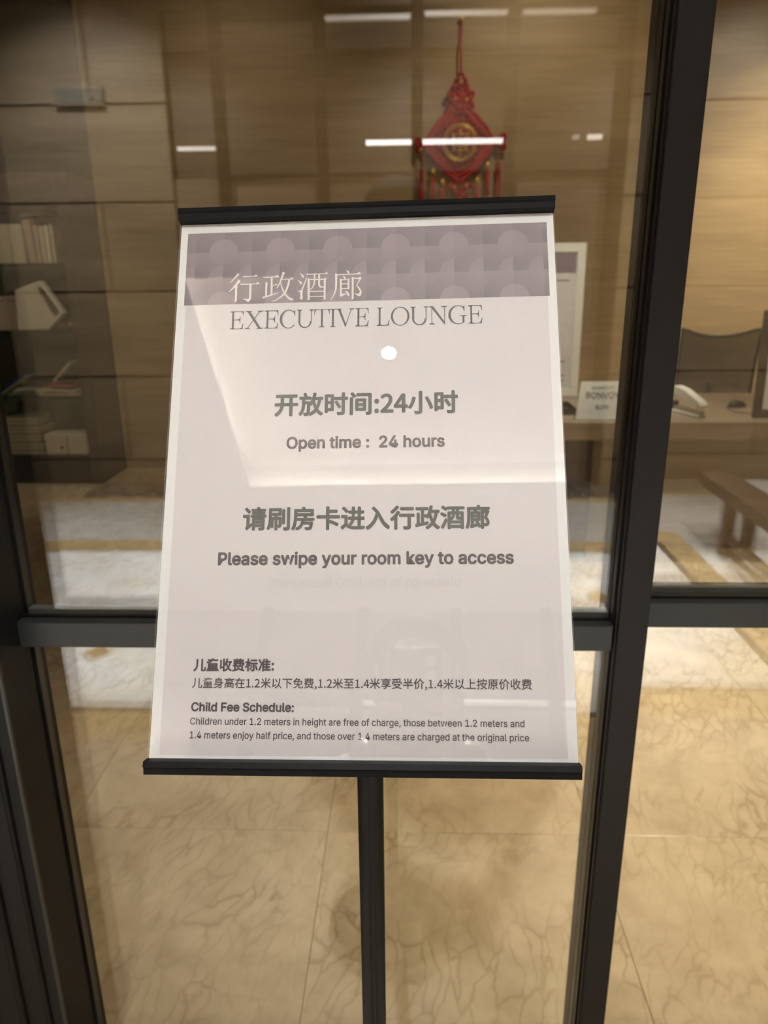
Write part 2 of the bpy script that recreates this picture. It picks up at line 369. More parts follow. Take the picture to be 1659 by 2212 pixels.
# ---- lounge walls and ceilings
wf = box('wall_back', (-2.24, 5.65, -0.05), (4.2, 5.8, 3.7), 'wallwood'); wf['kind'] = 'structure'
wn = box('wall_niche', (-4.2, 5.66, -0.05), (-2.24, 5.8, 3.7), 'shadewall'); wn['kind'] = 'structure'
for nm, a, b, m in (('wall_left', (-4.3, 1.15, -0.05), (-4.2, 5.8, 3.7), 'wallwood'),
                    ('wall_right', (4.2, -6.6, -0.05), (4.3, 5.8, 3.7), 'wallwood'),
                    ('wall_hall_left', (-4.3, -6.6, -0.05), (-4.2, 1.15, 3.7), 'pier')):
    o = box(nm, a, b, m); o['kind'] = 'structure'
c = box('ceiling', (-4.2, 1.1, 3.6), (4.2, 5.7, 3.7), 'ceil'); c['kind'] = 'structure'
# hall ceiling with the tray: slabs round the hole, tray walls and tray top
W_ = 0.085
bm = bmesh.new()
bx(bm, (-4.2, TY1, ZC), (4.2, 1.0, ZC + 0.012)); bx(bm, (-4.2, -1.75, ZC), (4.2, TY0, ZC + 0.012)); bx(bm, (-4.2, -1.76, ZC + 0.012), (4.2, -1.75, 3.6)); bx(bm, (-4.2, -6.6, 3.6), (4.2, -1.75, 3.62))
bx(bm, (-4.2, TY0, ZC), (TX0, TY1, ZC + 0.012)); bx(bm, (TX1, TY0, ZC), (4.2, TY1, ZC + 0.012))
bx(bm, (TX0 - W_ - 0.05, TY0 - W_ - 0.05, ZC + 0.012), (TX1 + 0.1, TY0 - W_, ZC + 0.21))
bx(bm, (TX0 - W_ - 0.05, TY1 + W_, ZC + 0.012), (TX1 + 0.1, TY1 + W_ + 0.05, ZC + 0.21))
bx(bm, (TX0 - W_ - 0.05, TY0 - W_, ZC + 0.012), (TX0 - W_, TY1 + W_, ZC + 0.21))
bx(bm, (TX1 + W_, TY0 - W_, ZC + 0.012), (TX1 + 0.1, TY1 + W_, ZC + 0.21))
bx(bm, (TX0 - W_ - 0.05, TY0 - W_ - 0.05, ZC + 0.20), (TX1 + 0.1, TY1 + W_ + 0.05, ZC + 0.25))
c2 = link('ceiling', done(bm), 'ceil'); c2['kind'] = 'structure'
# downlight seen in the sign's cover: recessed lamp in the tray
def downlight(x, y, z, label):
    t = thing('downlight', label, 'ceiling light', (x, y, z))
    lathe('trim_ring', [(0.024, 0.0), (0.046, -0.004), (0.05, 0.0), (0.048, 0.004), (0.024, 0.004)], 'ceil', t, 24)
    lathe('lens', [(0.001, -0.001), (0.023, -0.001), (0.023, 0.003), (0.001, 0.003)], 'lamp', t, 24)
    return t
downlight(-0.185, -0.72, ZC + 0.195, 'small round downlight in the ceiling tray, mirrored on the sign cover')

# ---- hall back wall: stone piers of panels, brown screen between
ROWZ = [-0.02, 0.194, 0.787, 1.356, 1.913, 2.485, 3.05, 3.6]
def pier(name, x0, x1, stagger):
    o = box(name, (x0, -3.32, -0.05), (x1, -3.245, 3.6), 'joint'); o['kind'] = 'structure'
    for r, (z0, z1) in enumerate(zip(ROWZ, ROWZ[1:])):
        st = stagger + (0.62 if r % 2 else 0.0); xs = [x0]
        v = x0 + st
        while v < x1 - 0.08: xs.append(v); v += 1.24
        xs.append(x1)
        for a, b in zip(xs, xs[1:]):
            box('stone_panel', (a + 0.005, -3.247, z0 + 0.007), (b - 0.005, -3.21, z1 - 0.007), 'pier', o, 0.0015)
pier('wall_hall_pier_left', -4.2, -1.52, 0.34); pier('wall_hall_pier_right', 1.36, 4.2, 0.5)
scr = shell('wall_hall_screen')
for x in (-1.19, -0.55, 0.05, 0.63, 1.30): box('mullion', (x - 0.035, -3.27, 0.0), (x + 0.035, -3.19, 3.6), 'bronze', scr, 0.003)
box('header', (-1.155, -3.28, 2.93), (1.265, -3.20, 2.99), 'bronze', scr)
box('mid_rail', (-1.19, -3.25, 2.05), (1.30, -3.21, 2.075), 'bronze', scr)
box('wood_panel', (-1.52, -3.27, 0.0), (-1.225, -3.24, 2.05), 'hallwood', scr); box('wood_panel', (-1.52, -3.27, 2.99), (-1.225, -3.24, 3.6), 'hallwood', scr)
for a, b in ((-1.155, -0.585), (-0.515, 0.015), (0.085, 0.595), (0.665, 1.265)):
    box('wood_panel', (a, -3.27, 0.0), (b, -3.24, 2.05), 'hallwood', scr); box('wood_panel', (a, -3.27, 2.99), (b, -3.24, 3.6), 'hallwood', scr)
wb = box('wall_hall_far', (-4.2, -6.6, 0), (4.2, -6.5, 3.6), 'hallwood'); wb['kind'] = 'structure'
fl2 = box('floor_far_room', (-4.2, -6.5, -0.06), (4.2, -3.32, 0.0), 'honey'); fl2['kind'] = 'structure'
def strip(x0, x1, y, z, mat, label, h=0.03):
    o = thing('strip_light', label, 'ceiling light', ((x0 + x1) / 2, y, z))
    L = (x1 - x0) / 2
    box('diffuser', (-L, -0.02, -h / 2), (L, 0.02, h / 2), mat, o)
    box('end_cap', (-L - 0.012, -0.022, -h / 2 - 0.003), (-L, 0.022, h / 2 + 0.003), 'ceil', o); box('end_cap', (L, -0.022, -h / 2 - 0.003), (L + 0.012, 0.022, h / 2 + 0.003), 'ceil', o)
    return o
for a, b, lb in ((-0.50, -0.0, 'left'), (0.10, 0.58, 'middle'), (0.68, 1.10, 'right')):
    strip(a, b, -3.175, 2.915 + 0.012 * (a > 0), 'strip3', '%s one of three faint strip lights along the top of the brown screen' % lb, 0.02)
strip(-0.42, 0.93, -6.05, 2.68, 'strip2', 'long bright strip light in the far room, mirrored across the red knot', 0.042)
strip(1.58, 1.64, -6.05, 2.70, 'strip3', 'tiny light far right of the red knot, the left one of a pair', 0.035)
strip(1.72, 1.86, -6.05, 2.70, 'strip', 'short light far right of the red knot, the right one of a pair', 0.045)
strip(-2.28, -1.85, -6.05, 2.65, 'strip', 'dim short strip light at the left of the mirrored far room', 0.035)
# air grille high on the left stone pier
g = thing('air_grille', 'pale slotted air grille high on the left stone pier, mirrored in the glass', 'vent', (-2.06, -3.18, 2.53))
g.scale = (1, 1, 0.75)
box('frame', (-0.16, -0.004, -0.075), (0.16, 0.004, -0.065), 'pier', g); box('frame', (-0.16, -0.004, 0.065), (0.16, 0.004, 0.075), 'pier', g)
box('backing', (-0.155, -0.02, -0.065), (0.155, -0.012, 0.065), 'pier', g)
for k in range(5):
    box('slat', (-0.155, -0.012, -0.052 + k * 0.026), (0.155, 0.004, -0.048 + k * 0.026), 'cream', g)

# ---- the glazed front: sliding door leaf and side light
def pane(name, x0, x1, z0, z1, y, th, parent):
    return box(name, (x0, y, z0), (x1, y + th, z1), 'pane', parent)
G, G2 = 0.96, 1.044
door = shell('door_1')
def bronze(name, a, b, parent, bev=0.0012): return box(name, a, b, 'frame', parent, bev)
box('stile', (-0.70, 0.88, 0.0), (-0.557, 1.0, 2.6), 'shadedframe', door, 0.0012)
tube('edge_bead', [(-0.583, 0.8785, 0.0), (-0.583, 0.8785, 2.6)], 0.0045, 'holder', door, 10)
tube('edge_bead', [(-0.625, 0.8785, 0.0), (-0.625, 0.8785, 2.6)], 0.006, 'holder', door, 10)
tube('edge_bead', [(-0.675, 0.8785, 0.0), (-0.675, 0.8785, 2.6)], 0.006, 'holder', door, 10)
box('gasket', (-0.5595, 0.8755, 0.0), (-0.5555, 0.8805, 2.6), 'gasket', door)
bronze('stile', (0.2875, 0.927, 0.0), (0.3275, 1.0, 2.6), door)
box('gasket', (0.2840, 0.948, 0.0), (0.2875, G, 2.6), 'gasket', door)
box('gasket', (0.2855, 0.934, 0.0), (0.2875, 0.937, 2.6), 'gasket', door)
box('mid_rail', (-0.557, 0.937, 0.945), (0.2835, 1.0, 0.984), 'litrail', door, 0.0012)
box('gasket', (-0.557, G - 0.006, 0.984), (0.284, G, 0.987), 'gasket', door)
bronze('bottom_rail', (-0.557, 0.937, 0.02), (0.2835, 1.0, 0.12), door); bronze('top_rail', (-0.557, 0.937, 2.5), (0.2835, 1.0, 2.6), door)
for (z0, z1) in ((0.12, 0.945), (0.984, 2.5)):
    pane('glass_pane', -0.557, 0.2875, z0, z1, G, 0.005, door); pane('glass_pane', -0.557, 0.2875, z0, z1, G + 0.021, 0.005, door)
    for sx, mt_ in ((-0.557, 'gasket'), (0.2835, 'gasket' if z0 > 0.5 else 'spacer')):
        box('spacer_bar', (sx, G + 0.0055, z0), (sx + 0.004, G + 0.0205, z1), mt_, door)
    box('spacer_bar', (-0.553, G + 0.0055, z0), (0.2835, G + 0.0205, z0 + 0.008), 'spacer', door)
side = shell('window_1')
box('mid_rail', (0.3285, 1.01, 0.946), (1.6, 1.09, 0.986), 'litrail', side, 0.0012); bronze('bottom_rail', (0.3285, 1.01, 0.0), (1.6, 1.09, 0.03), side)
bronze('top_rail', (0.3285, 1.01, 2.5), (1.6, 1.09, 2.6), side); bronze('stile', (1.6, 0.93, 0.0), (1.68, 1.09, 2.6), side)
bronze('stile', (0.2885, 1.004, 0.0), (0.3285, 1.035, 2.6), side)
box('gasket', (0.3285, G2 - 0.018, 0.986), (1.6, G2 - 0.012, 0.990), 'gasket', side)
for (z0, z1) in ((0.03, 0.946), (0.986, 2.5)):
    pane('glass_pane', 0.3285, 1.6, z0, z1, G2, 0.005, side); pane('glass_pane', 0.3285, 1.6, z0, z1, G2 + 0.021, 0.005, side)
    box('spacer_bar', (0.3285, G2 + 0.0055, z0), (1.6, G2 + 0.0205, z0 + 0.008), 'spacer', side)
wl = box('wall_front_left', (-4.2, 0.95, 0), (-0.702, 1.1, 3.7), 'hallwood'); wl['kind'] = 'structure'
wr = box('wall_front_right', (1.682, 0.95, 0), (4.2, 1.1, 3.7), 'hallwood'); wr['kind'] = 'structure'
wt = box('wall_front_top', (-0.702, 0.95, 2.602), (1.682, 1.1, 3.7), 'hallwood'); wt['kind'] = 'structure'

# ================================================================== sign stand
stand = thing('sign_stand', 'black floor sign stand with a tilted lounge notice under a clear cover', 'sign', (-0.035, 0.574, 0.0))
def st(name, me, mat, **kw): return link(name, me, mat, stand, **kw)
lathe('base_plate', [(0.14, 0.0), (0.15, 0.002), (0.15, 0.008), (0.146, 0.012), (0.02, 0.014), (0.0155, 0.03)], 'holder', stand, 48)
bm = bmesh.new(); NS = 32; lo = []; hi = []
for k in range(NS):
    a = 2 * PI * k / NS; r = 0.0122 - (0.0011 if k % 8 == 0 else 0.0)
    lo.append(bm.verts.new((r * math.cos(a), r * math.sin(a), 0.014))); hi.append(bm.verts.new((r * math.cos(a), r * math.sin(a), 1.30)))
for k in range(NS): bm.faces.new((lo[k], lo[(k + 1) % NS], hi[(k + 1) % NS], hi[k]))
bm.faces.new(hi); bm.faces.new(lo[::-1]); st('pole', done(bm, False), 'holder')
R3 = (Euler((0, 0, math.radians(-1.91))).to_matrix() @ Euler((math.radians(-28.99), 0, 0)).to_matrix() @ Euler((0, math.radians(-1.22), 0)).to_matrix())
PM = Matrix.Translation(Vector((-0.0343, 0.5328, 1.3118)) - stand.location) @ R3.to_4x4()
def ps(name, me, mat, parent=stand):
    o = link(name, me, mat, parent)
    if parent is stand: o.matrix_local = PM
    return o
def bar_profile(z0, z1, flip):
    """two-facet clamping rail"""
    h = z1 - z0; pr = [(-0.003, 0), (-0.0095, 0.10 * h), (-0.0105, 0.46 * h), (-0.0085, 0.52 * h), (-0.0075, 0.96 * h), (-0.003, h), (0.006, h), (0.006, 0)]
    if flip: pr = [(y, h - z) for y, z in pr]
    bm = bmesh.new(); A = [bm.verts.new((-0.1490, y, z0 + z)) for y, z in pr]; B = [bm.verts.new((0.1490, y, z0 + z)) for y, z in pr]
    n = len(pr)
    for k in range(n): bm.faces.new((A[k], A[(k + 1) % n], B[(k + 1) % n], B[k]))
    bm.faces.new(A[::-1]); bm.faces.new(B); return done(bm)
ps('top_rail', bar_profile(0.2062, 0.2165, True), 'holder'); ps('bottom_rail', bar_profile(-0.2165, -0.2060, True), 'holder')
bm = bmesh.new(); bx(bm, (-0.1480, 0.0015, -0.214), (0.1480, 0.0045, 0.214)); ps('backing_board', done(bm), 'holder')
bm = bmesh.new(); bx(bm, (-0.025, 0.0045, -0.05), (0.025, 0.022, 0.05), 0.003); ps('clamp', done(bm), 'holder')
bm = bmesh.new(); bx(bm, (-0.1483, -0.0003, -0.2135), (0.1483, 0.0012, 0.2135)); poster = ps('poster', done(bm), 'card'); poster['label'] = 'white printed notice with a purple patterned header'
bm = bmesh.new(); bx(bm, (-0.1412, -0.00042, -0.2037), (0.1415, -0.0003, 0.1361)); ps('printed_sheet', done(bm), 'paper', poster)
bm = bmesh.new(); bx(bm, (-0.1486, -0.0030, -0.212), (0.1486, -0.0016, 0.212)); cv = ps('cover_sheet', done(bm), 'acrylic'); cv['label'] = 'clear glossy cover sheet mirroring the ceiling tray'
# header pattern: flat print
x0, x1, z0, z1 = -0.1426, 0.1430, 0.1359, 0.1982
nx, nz = 476, 104
X, Z = np.meshgrid(np.linspace(x0, x1, nx + 1), np.linspace(z0, z1, nz + 1))
V = np.stack([X.ravel(), np.full(X.size, -0.00055), Z.ravel()], 1)
i = (np.arange(nz)[:, None] * (nx + 1) + np.arange(nx)[None, :]).ravel()
Fq = np.stack([i, i + 1, i + nx + 2, i + nx + 1], 1)
me = bpy.data.meshes.new('header'); me.vertices.add(len(V)); me.vertices.foreach_set('co', V.ravel())
me.loops.add(Fq.size); me.loops.foreach_set('vertex_index', Fq.ravel()); me.polygons.add(len(Fq))
me.polygons.foreach_set('loop_start', np.arange(len(Fq)) * 4); me.polygons.foreach_set('loop_total', np.full(len(Fq), 4)); me.update()
cx = (X[:-1, :-1] + X[1:, 1:]) / 2; cz = (Z[:-1, :-1] + Z[1:, 1:]) / 2
u = ((cx * 1000 + 112.7) / 22.9).ravel(); v = ((cz * 1000 - 180.9) / 22.9).ravel()
fu = u - np.floor(u); fv = v - np.floor(v); odd = (np.floor(u).astype(int) % 2) != 0
sh = 0.22 + 0.34 * fv ** 1.2 + 0.20 * fu
ru, rv = np.round(u), np.round(v); du, dv = u - ru, v - rv; rr = np.hypot(du, dv); evn = (ru.astype(int) % 2) == 0; rvi = rv.astype(int)
inn = rr < 0.502
mC = inn & evn & (rvi % 2 == 0); sh[mC] = 0.50 + 0.26 * (dv[mC] + 0.5) + 0.12 * (0.5 - np.abs(dv[mC])) + np.where(du[mC] < 0, 0.07, 0.0)
mQ = inn & ~evn & (du > 0) & (dv < 0); sh[mQ] = 0.55 - 0.35 * dv[mQ] * -1 + 0.1
mL = inn & (du < 0) & (dv > 0) & (rvi == -1); sh[mL] = 0.60 - 0.25 * du[mL] * -1 + 0.12
sh = np.clip(sh, 0, 1)[:, None]
dk = np.array([[0.125, 0.108, 0.128]]); lt = np.array([[0.36, 0.292, 0.335]])
colr = dk + (lt - dk) * sh
colr = colr * (1.0 + 0.0 * sh)
at = me.color_attributes.new('print', 'FLOAT_COLOR', 'CORNER')
rgba = np.concatenate([colr, np.ones((len(colr), 1))], 1); at.data.foreach_set('color', np.repeat(rgba, 4, axis=0).ravel())
ps('header_print', me, 'header', poster)
# flat lettering cut as polygons, in millimetres on the sheet
def flat(name, polys, mat, label=None, y=-0.0007):
    bm = bmesh.new()
    for p in polys:
        q = [p[0]]
        for t in p[1:]:
            if math.hypot(t[0] - q[-1][0], t[1] - q[-1][1]) > 1e-3: q.append(t)
        ar = sum(a[0] * b[1] - b[0] * a[1] for a, b in zip(q, q[1:] + q[:1]))
        if ar < 0: q = q[::-1]
        bm.faces.new([bm.verts.new((a / 1000, y, b / 1000)) for a, b in q])
    bm.normal_update(); bmesh.ops.triangulate(bm, faces=bm.faces)
    me = bpy.data.meshes.new('mesh'); bm.to_mesh(me); bm.free()
    o = ps(name, me, mat, poster)
    if label: o['label'] = label
    return o
TITLE = '-100.92,162.31 -99.00,161.01 -101.83,158.33 -105.97,154.30 -106.27,154.62 -103.27,158.26 -101.41,161.09|-99.62,156.87 -97.83,155.20 -101.01,151.46 -103.58,148.86 -106.76,146.20 -107.06,146.51 -104.34,149.84 -101.63,153.40|-102.25,151.11 -100.67,151.83 -100.01,150.59 -100.47,149.72 -100.36,138.46 -102.02,137.18 -102.08,143.84|-96.43,159.58 -87.18,159.49 -85.97,160.80 -84.08,158.93 -96.03,158.68|-98.28,153.10 -85.68,152.91 -84.23,154.32 -82.45,152.35 -97.63,152.05|-90.85,152.49 -89.06,152.44 -88.96,140.41 -89.61,138.72 -91.16,137.36 -92.05,137.54 -92.81,138.62 -95.53,139.84 -95.30,140.41 -92.86,139.96 -91.08,140.09 -90.65,140.84|-80.26,158.31 -70.70,158.58 -68.77,159.75 -66.93,157.78 -79.76,157.33|-73.96,157.92 -72.46,157.87 -72.06,143.15 -73.58,143.00|-72.43,151.36 -70.47,151.45 -69.72,152.42 -68.15,151.03 -72.40,150.59|-78.05,154.21 -75.94,152.99 -76.48,152.17 -76.50,142.14 -77.92,141.99 -78.00,148.47|-80.28,141.49 -78.51,141.70 -69.53,144.21 -67.42,144.72 -67.12,144.33 -78.29,140.29 -79.15,139.56|-64.75,162.55 -62.40,161.32 -63.26,160.27 -65.88,152.69 -68.24,148.37 -68.96,148.58 -66.98,153.48 -65.21,159.95|-65.10,156.11 -58.52,156.29 -57.31,157.47 -55.41,155.62 -65.07,155.34|-59.93,155.76 -58.32,155.71 -58.91,151.33 -60.71,145.66 -62.74,142.30 -65.85,139.74 -69.33,137.75 -72.14,136.89 -72.33,137.27 -68.66,139.06 -64.86,142.18 -62.47,145.34 -60.67,150.62|-66.43,153.09 -65.55,153.44 -64.55,149.59 -62.46,144.95 -59.51,141.07 -57.35,139.49 -54.96,138.85 -57.12,137.51 -59.82,139.18 -62.76,143.06 -65.02,147.70|-51.10,161.27 -48.02,159.01 -47.22,157.16 -48.33,156.29 -48.92,157.21|-52.65,155.29 -49.77,153.37 -48.80,152.33 -49.52,150.73 -50.29,151.56|-45.52,157.02 -44.95,156.76 -48.09,146.24 -48.30,142.21 -47.99,138.78 -48.45,137.87 -50.35,138.85 -49.92,141.05 -50.10,143.87 -50.88,144.79 -52.66,145.57 -52.52,145.88 -50.90,145.59 -49.41,146.28|-46.27,160.06 -30.90,159.98 -29.71,161.16 -28.25,159.41 -45.19,159.05|-44.57,156.46 -42.85,155.60 -42.46,138.02 -44.13,137.18 -44.46,148.55|-42.85,155.47 -31.38,155.44 -30.57,156.31 -29.42,155.18 -30.15,154.19 -42.83,154.58|-31.74,154.64 -30.09,154.79 -30.09,138.26 -31.61,137.38 -31.54,144.13|-39.73,159.36 -38.49,159.24 -38.52,155.26 -38.62,151.21 -40.24,147.62 -42.26,145.98 -42.54,146.39 -40.64,148.84 -39.77,152.05 -39.57,155.29|-36.15,159.17 -34.76,159.12 -34.67,150.68 -34.19,149.25 -33.13,148.82 -31.44,148.84 -31.42,147.75 -33.49,147.74 -35.18,148.27 -36.07,149.71 -36.20,152.35|-42.63,145.35 -31.56,145.14 -31.55,144.33 -42.60,144.38|-42.90,140.92 -31.49,140.91 -31.47,140.10 -42.89,140.20|-14.59,162.23 -12.14,161.26 -11.38,160.30 -11.74,159.21 -12.68,159.12 -13.26,160.56|-21.67,158.87 -5.56,159.10 -3.89,160.34 -1.82,158.49 -4.81,158.18 -21.29,158.05|-22.89,159.85 -21.11,158.86 -21.12,151.88 -21.30,146.64 -22.54,142.25 -25.63,136.93 -26.01,137.22 -24.02,141.49 -22.78,145.48 -22.69,151.93|-17.04,157.35 -14.89,156.55 -14.39,155.72 -14.68,154.52 -15.54,154.46 -16.00,155.77|-19.07,155.26 -17.48,154.40 -17.39,142.10 -13.96,142.40 -13.77,141.99 -17.84,139.50 -19.17,141.27 -18.81,142.14|-17.48,154.40 -12.62,154.45 -11.81,155.32 -11.05,154.20 -11.67,153.53 -17.47,153.59|-12.91,153.86 -11.42,154.01 -11.40,146.14 -12.88,145.50|-17.44,150.96 -12.76,150.90 -12.75,150.09 -17.43,150.15|-17.38,146.93 -12.72,147.03 -12.71,146.22 -17.37,146.12|-15.12,144.93 -12.49,143.76 -11.27,141.52 -11.51,139.92 -12.64,140.35 -13.97,143.20|-9.72,156.31 -8.14,155.53 -7.95,137.61 -9.62,136.74|-8.52,155.46 -4.22,155.41 -3.29,156.39 -1.79,155.13 -5.46,148.98 -6.21,148.80 -3.65,154.18 -8.51,154.65|-6.21,149.01 -5.39,149.18 -2.83,146.09 -1.77,143.64 -1.86,141.64 -2.59,140.06 -4.63,139.52 -5.46,140.74 -7.63,141.81 -7.26,142.12 -4.65,141.72 -3.54,142.49 -3.18,143.89 -4.13,145.72'
flat('title_lettering', [[tuple(map(float, p.split(','))) for p in s.split()] for s in TITLE.split('|')], 'inkw', 'white Chinese title characters')
def ell(cx, cz, rx, rz, tx, tz, a0, a1, n=40, sh=0.0):
    """arc of a ring thick at its sides; sh tilts the stress"""
    o, i_ = [], []
    for k in range(n + 1):
        a = math.radians(a0 + (a1 - a0) * k / n)
        o.append((cx + rx * math.cos(a), cz + rz * math.sin(a)))
        i_.append((cx + sh + (rx - tx) * math.cos(a), cz + (rz - tz) * math.sin(a)))
    return [[o[k], o[k + 1], i_[k + 1], i_[k]] for k in range(n)]
H, ST, TH = 15.0, 1.45, 0.42
def rect(a, b, c, d): return [(a, b), (c, b), (c, d), (a, d)]
def serif(xa, xb, z, up):
    d = TH if up else -TH
    xm0, xm1 = (xa + xb) / 2 - 0.75, (xa + xb) / 2 + 0.75
    return [[(xa, z), (xb, z), (xb - 0.3, z + d), (xm1 + .2, z + 2.2 * d), (xm0 - .2, z + 2.2 * d), (xa + 0.3, z + d)]]
def gE(x, W):
    s = x + 1.6; e = x + W
    return [rect(s, 0, s + ST, H), rect(x, 0, e - 0.6, TH), rect(x, H - TH, e - 0.5, H), *serif(x, x + 4, 0, True), *serif(x, x + 4, H, False),
            [(e - 2.0, H - TH), (e - 0.4, H - TH), (e - .1, H - 4.2), (e - .45, H - 4.2), (e - 0.9, H - 1.8)],
            [(e - 3.2, TH), (e - 1.6, 1.2), (e - .55, 4.6), (e - .1, 4.8), (e - 0.7, 0)],
            rect(s, 7.6, e - 3.6, 8.1), [(e - 4.6, 8.1), (e - 3.4, 8.7), (e - 3.0, 10.8), (e - 2.6, 10.8), (e - 2.7, 5.0), (e - 3.1, 5.0), (e - 3.4, 7.0), (e - 4.6, 7.6)]]
def gX(x, W):
    return [[(x + 1.6, H), (x + 3.7, H), (x + W - 1.6, 0), (x + W - 3.7, 0)], [(x + W - 2.6, H), (x + W - 3.3, H), (x + 1.6, 0), (x + 2.3, 0)],
            *serif(x + .3, x + 5.6, H, False), *serif(x + W - 4.9, x + W, H, False), *serif(x, x + 4.4, 0, True), *serif(x + W - 5.4, x + W, 0, True)]
def gC(x, W):
    cx = x + W * 0.56
    return [*ell(cx, H / 2, W * 0.56, H / 2 + 0.3, 1.6, 0.5, 48, 318, sh=0.25), [(x + W - 1.5, H - 1.4), (x + W - .2, H), (x + W - .2, H - 5.0), (x + W - .6, H - 5.0), (x + W - 1.3, H - 2.6)]]
def gG(x, W):
    cx = x + W * 0.52; s = x + W - 3.6
    return [*ell(cx, H / 2, W * 0.52, H / 2 + 0.3, 1.6, 0.5, 52, 306, sh=0.25), [(x + W - 3.6, H - 1.0), (x + W - 1.9, H), (x + W - 1.9, H - 4.6), (x + W - 2.3, H - 4.6), (x + W - 3.2, H - 2.4)],
            rect(s, 1.2, s + ST, 6.6), *serif(x + W - 5.6, x + W + .1, 6.9, False)]
def gU(x, W):
    s = x + 1.5; r = (W - 3.0 - TH) / 2 + .3
    return [rect(s, 5.2, s + ST, H), rect(x + W - 2.3, 5.2, x + W - 1.7, H), *serif(x, x + 4.4, H, False), *serif(x + W - 4, x + W, H, False),
            *ell(s + (W - 1.7 - 1.5) / 2, 5.2, (W - 3.2) / 2, 5.5, 1.35, 0.8, 180, 360, sh=0.0)]
def gT(x, W):
    c = x + W / 2
    return [rect(c - ST / 2, 0, c + ST / 2, H), rect(x + .2, H - TH, x + W - .2, H), *serif(c - 2.6, c + 2.6, 0, True),
            [(x + .1, H + .3), (x + .5, H - TH), (x + 1.6, H - TH), (x + .6, H - 2.4), (x + .3, H - 4.6), (x, H - 4.6)],
            [(x + W - .1, H + .3), (x + W - .5, H - TH), (x + W - 1.6, H - TH), (x + W - .6, H - 2.4), (x + W - .3, H - 4.6), (x + W, H - 4.6)]]
def gI(x, W):
    c = x + W / 2; return [rect(c - ST / 2, 0, c + ST / 2, H), *serif(x, x + W, 0, True), *serif(x, x + W, H, False)]
def gV(x, W):
    b = x + W * 0.52; return [[(x + 1.4, H), (x + 3.3, H), (b + 0.5, 1.6), (b, -0.2), (b - 0.35, 0)], [(x + W - 2.6, H), (x + W - 2.0, H), (b, -0.2), (b - 0.1, 1.2)], *serif(x, x + 4.8, H, False), *serif(x + W - 4.4, x + W, H, False)]
def gL(x, W):
    s = x + 1.5; e = x + W; return [rect(s, 0, s + ST, H), rect(x, 0, e - .5, TH), *serif(x, x + 4.5, 0, True), *serif(x, x + 4.5, H, False), [(e - 2.8, TH), (e - 1.4, 1.2), (e - .4, 4.8), (e, 5.0), (e - .5, 0)]]
def gO(x, W): return ell(x + W / 2, H / 2, W / 2, H / 2 + .3, 1.55, 0.5, 0, 360, 56)
def gN(x, W):
    return [rect(x + 2.0, 0, x + 2.55, H), rect(x + W - 2.6, 0, x + W - 2.05, H), [(x + 1.2, H), (x + 3.4, H), (x + W - 2.05, 1.6), (x + W - 2.05, -0.4), (x + W - 2.5, 0)],
            *serif(x, x + 4.6, 0, True), *serif(x, x + 3.4, H, False), *serif(x + W - 4.8, x + W + .2, H, False)]
LAT = [(gE, -105, 10.8), (gX, -93.3, 14.8), (gE, -77.7, 11), (gC, -65.7, 12.2), (gU, -52.5, 13.6), (gT, -38.7, 12.2), (gI, -26.4, 4.8), (gV, -21.7, 14.5), (gE, -6.5, 10.5),
       (gL, 10.1, 9.9), (gO, 21.1, 14.3), (gU, 36, 14.2), (gN, 50.4, 14.3), (gG, 65.3, 14.4), (gE, 80.5, 10.9)]
flat('subtitle_lettering', [[(a, b + 114.6) for a, b in p] for g_, x_, w_ in LAT for p in g_(x_, w_)], 'inks', 'grey serif capitals reading EXECUTIVE LOUNGE')
# running text with Blender's own built-in font
FONT = None
try:      # Blender's own interface font; the built-in text font otherwise
    import os
    _fd = os.path.join(bpy.utils.system_resource('DATAFILES'), 'fonts')
    FONT = bpy.data.fonts.load(os.path.join(_fd, 'Inter.woff2'))
except Exception:
    FONT = None
CJK = None
try:
    CJK = bpy.data.fonts.load(os.path.join(_fd, 'Noto Sans CJK Regular.woff2'))
except Exception:
    CJK = None
def text_mesh(s, off=0.0, sp=1.0):
    cu = bpy.data.curves.new('t', 'FONT'); cu.font = (FONT if s.isascii() else CJK) or cu.font; cu.body = s; cu.size = 1.0; cu.space_character = sp; cu.resolution_u = 4; cu.fill_mode = 'FRONT' if False else 'BOTH'
    cu.dimensions = '2D'
    o = bpy.data.objects.new('t', cu); COL.objects.link(o); bpy.context.view_layer.update()
    dg = bpy.context.evaluated_depsgraph_get(); me = bpy.data.meshes.new_from_object(o.evaluated_get(dg))
    bpy.data.objects.remove(o); bpy.data.curves.remove(cu)
    if CJK and not s.isascii():
        zz = [v.co.y for v in me.vertices]; off = 0.033 * (max(zz) - min(zz)) if off > 0.01 else 0.010 * (max(zz) - min(zz))
    if off > 0.0005:      # heavier weight: the same outline laid down again a hair aside
        bm = bmesh.new(); bm.from_mesh(me); gs = list(bm.verts) + list(bm.edges) + list(bm.faces)
        for k in range(8):
            d = bmesh.ops.duplicate(bm, geom=gs)
            bmesh.ops.translate(bm, vec=(off * math.cos(PI / 4 * k), off * math.sin(PI / 4 * k), k + 1.0), verts=[g for g in d['geom'] if isinstance(g, bmesh.types.BMVert)])
        bm.to_mesh(me); bm.free()
    return me
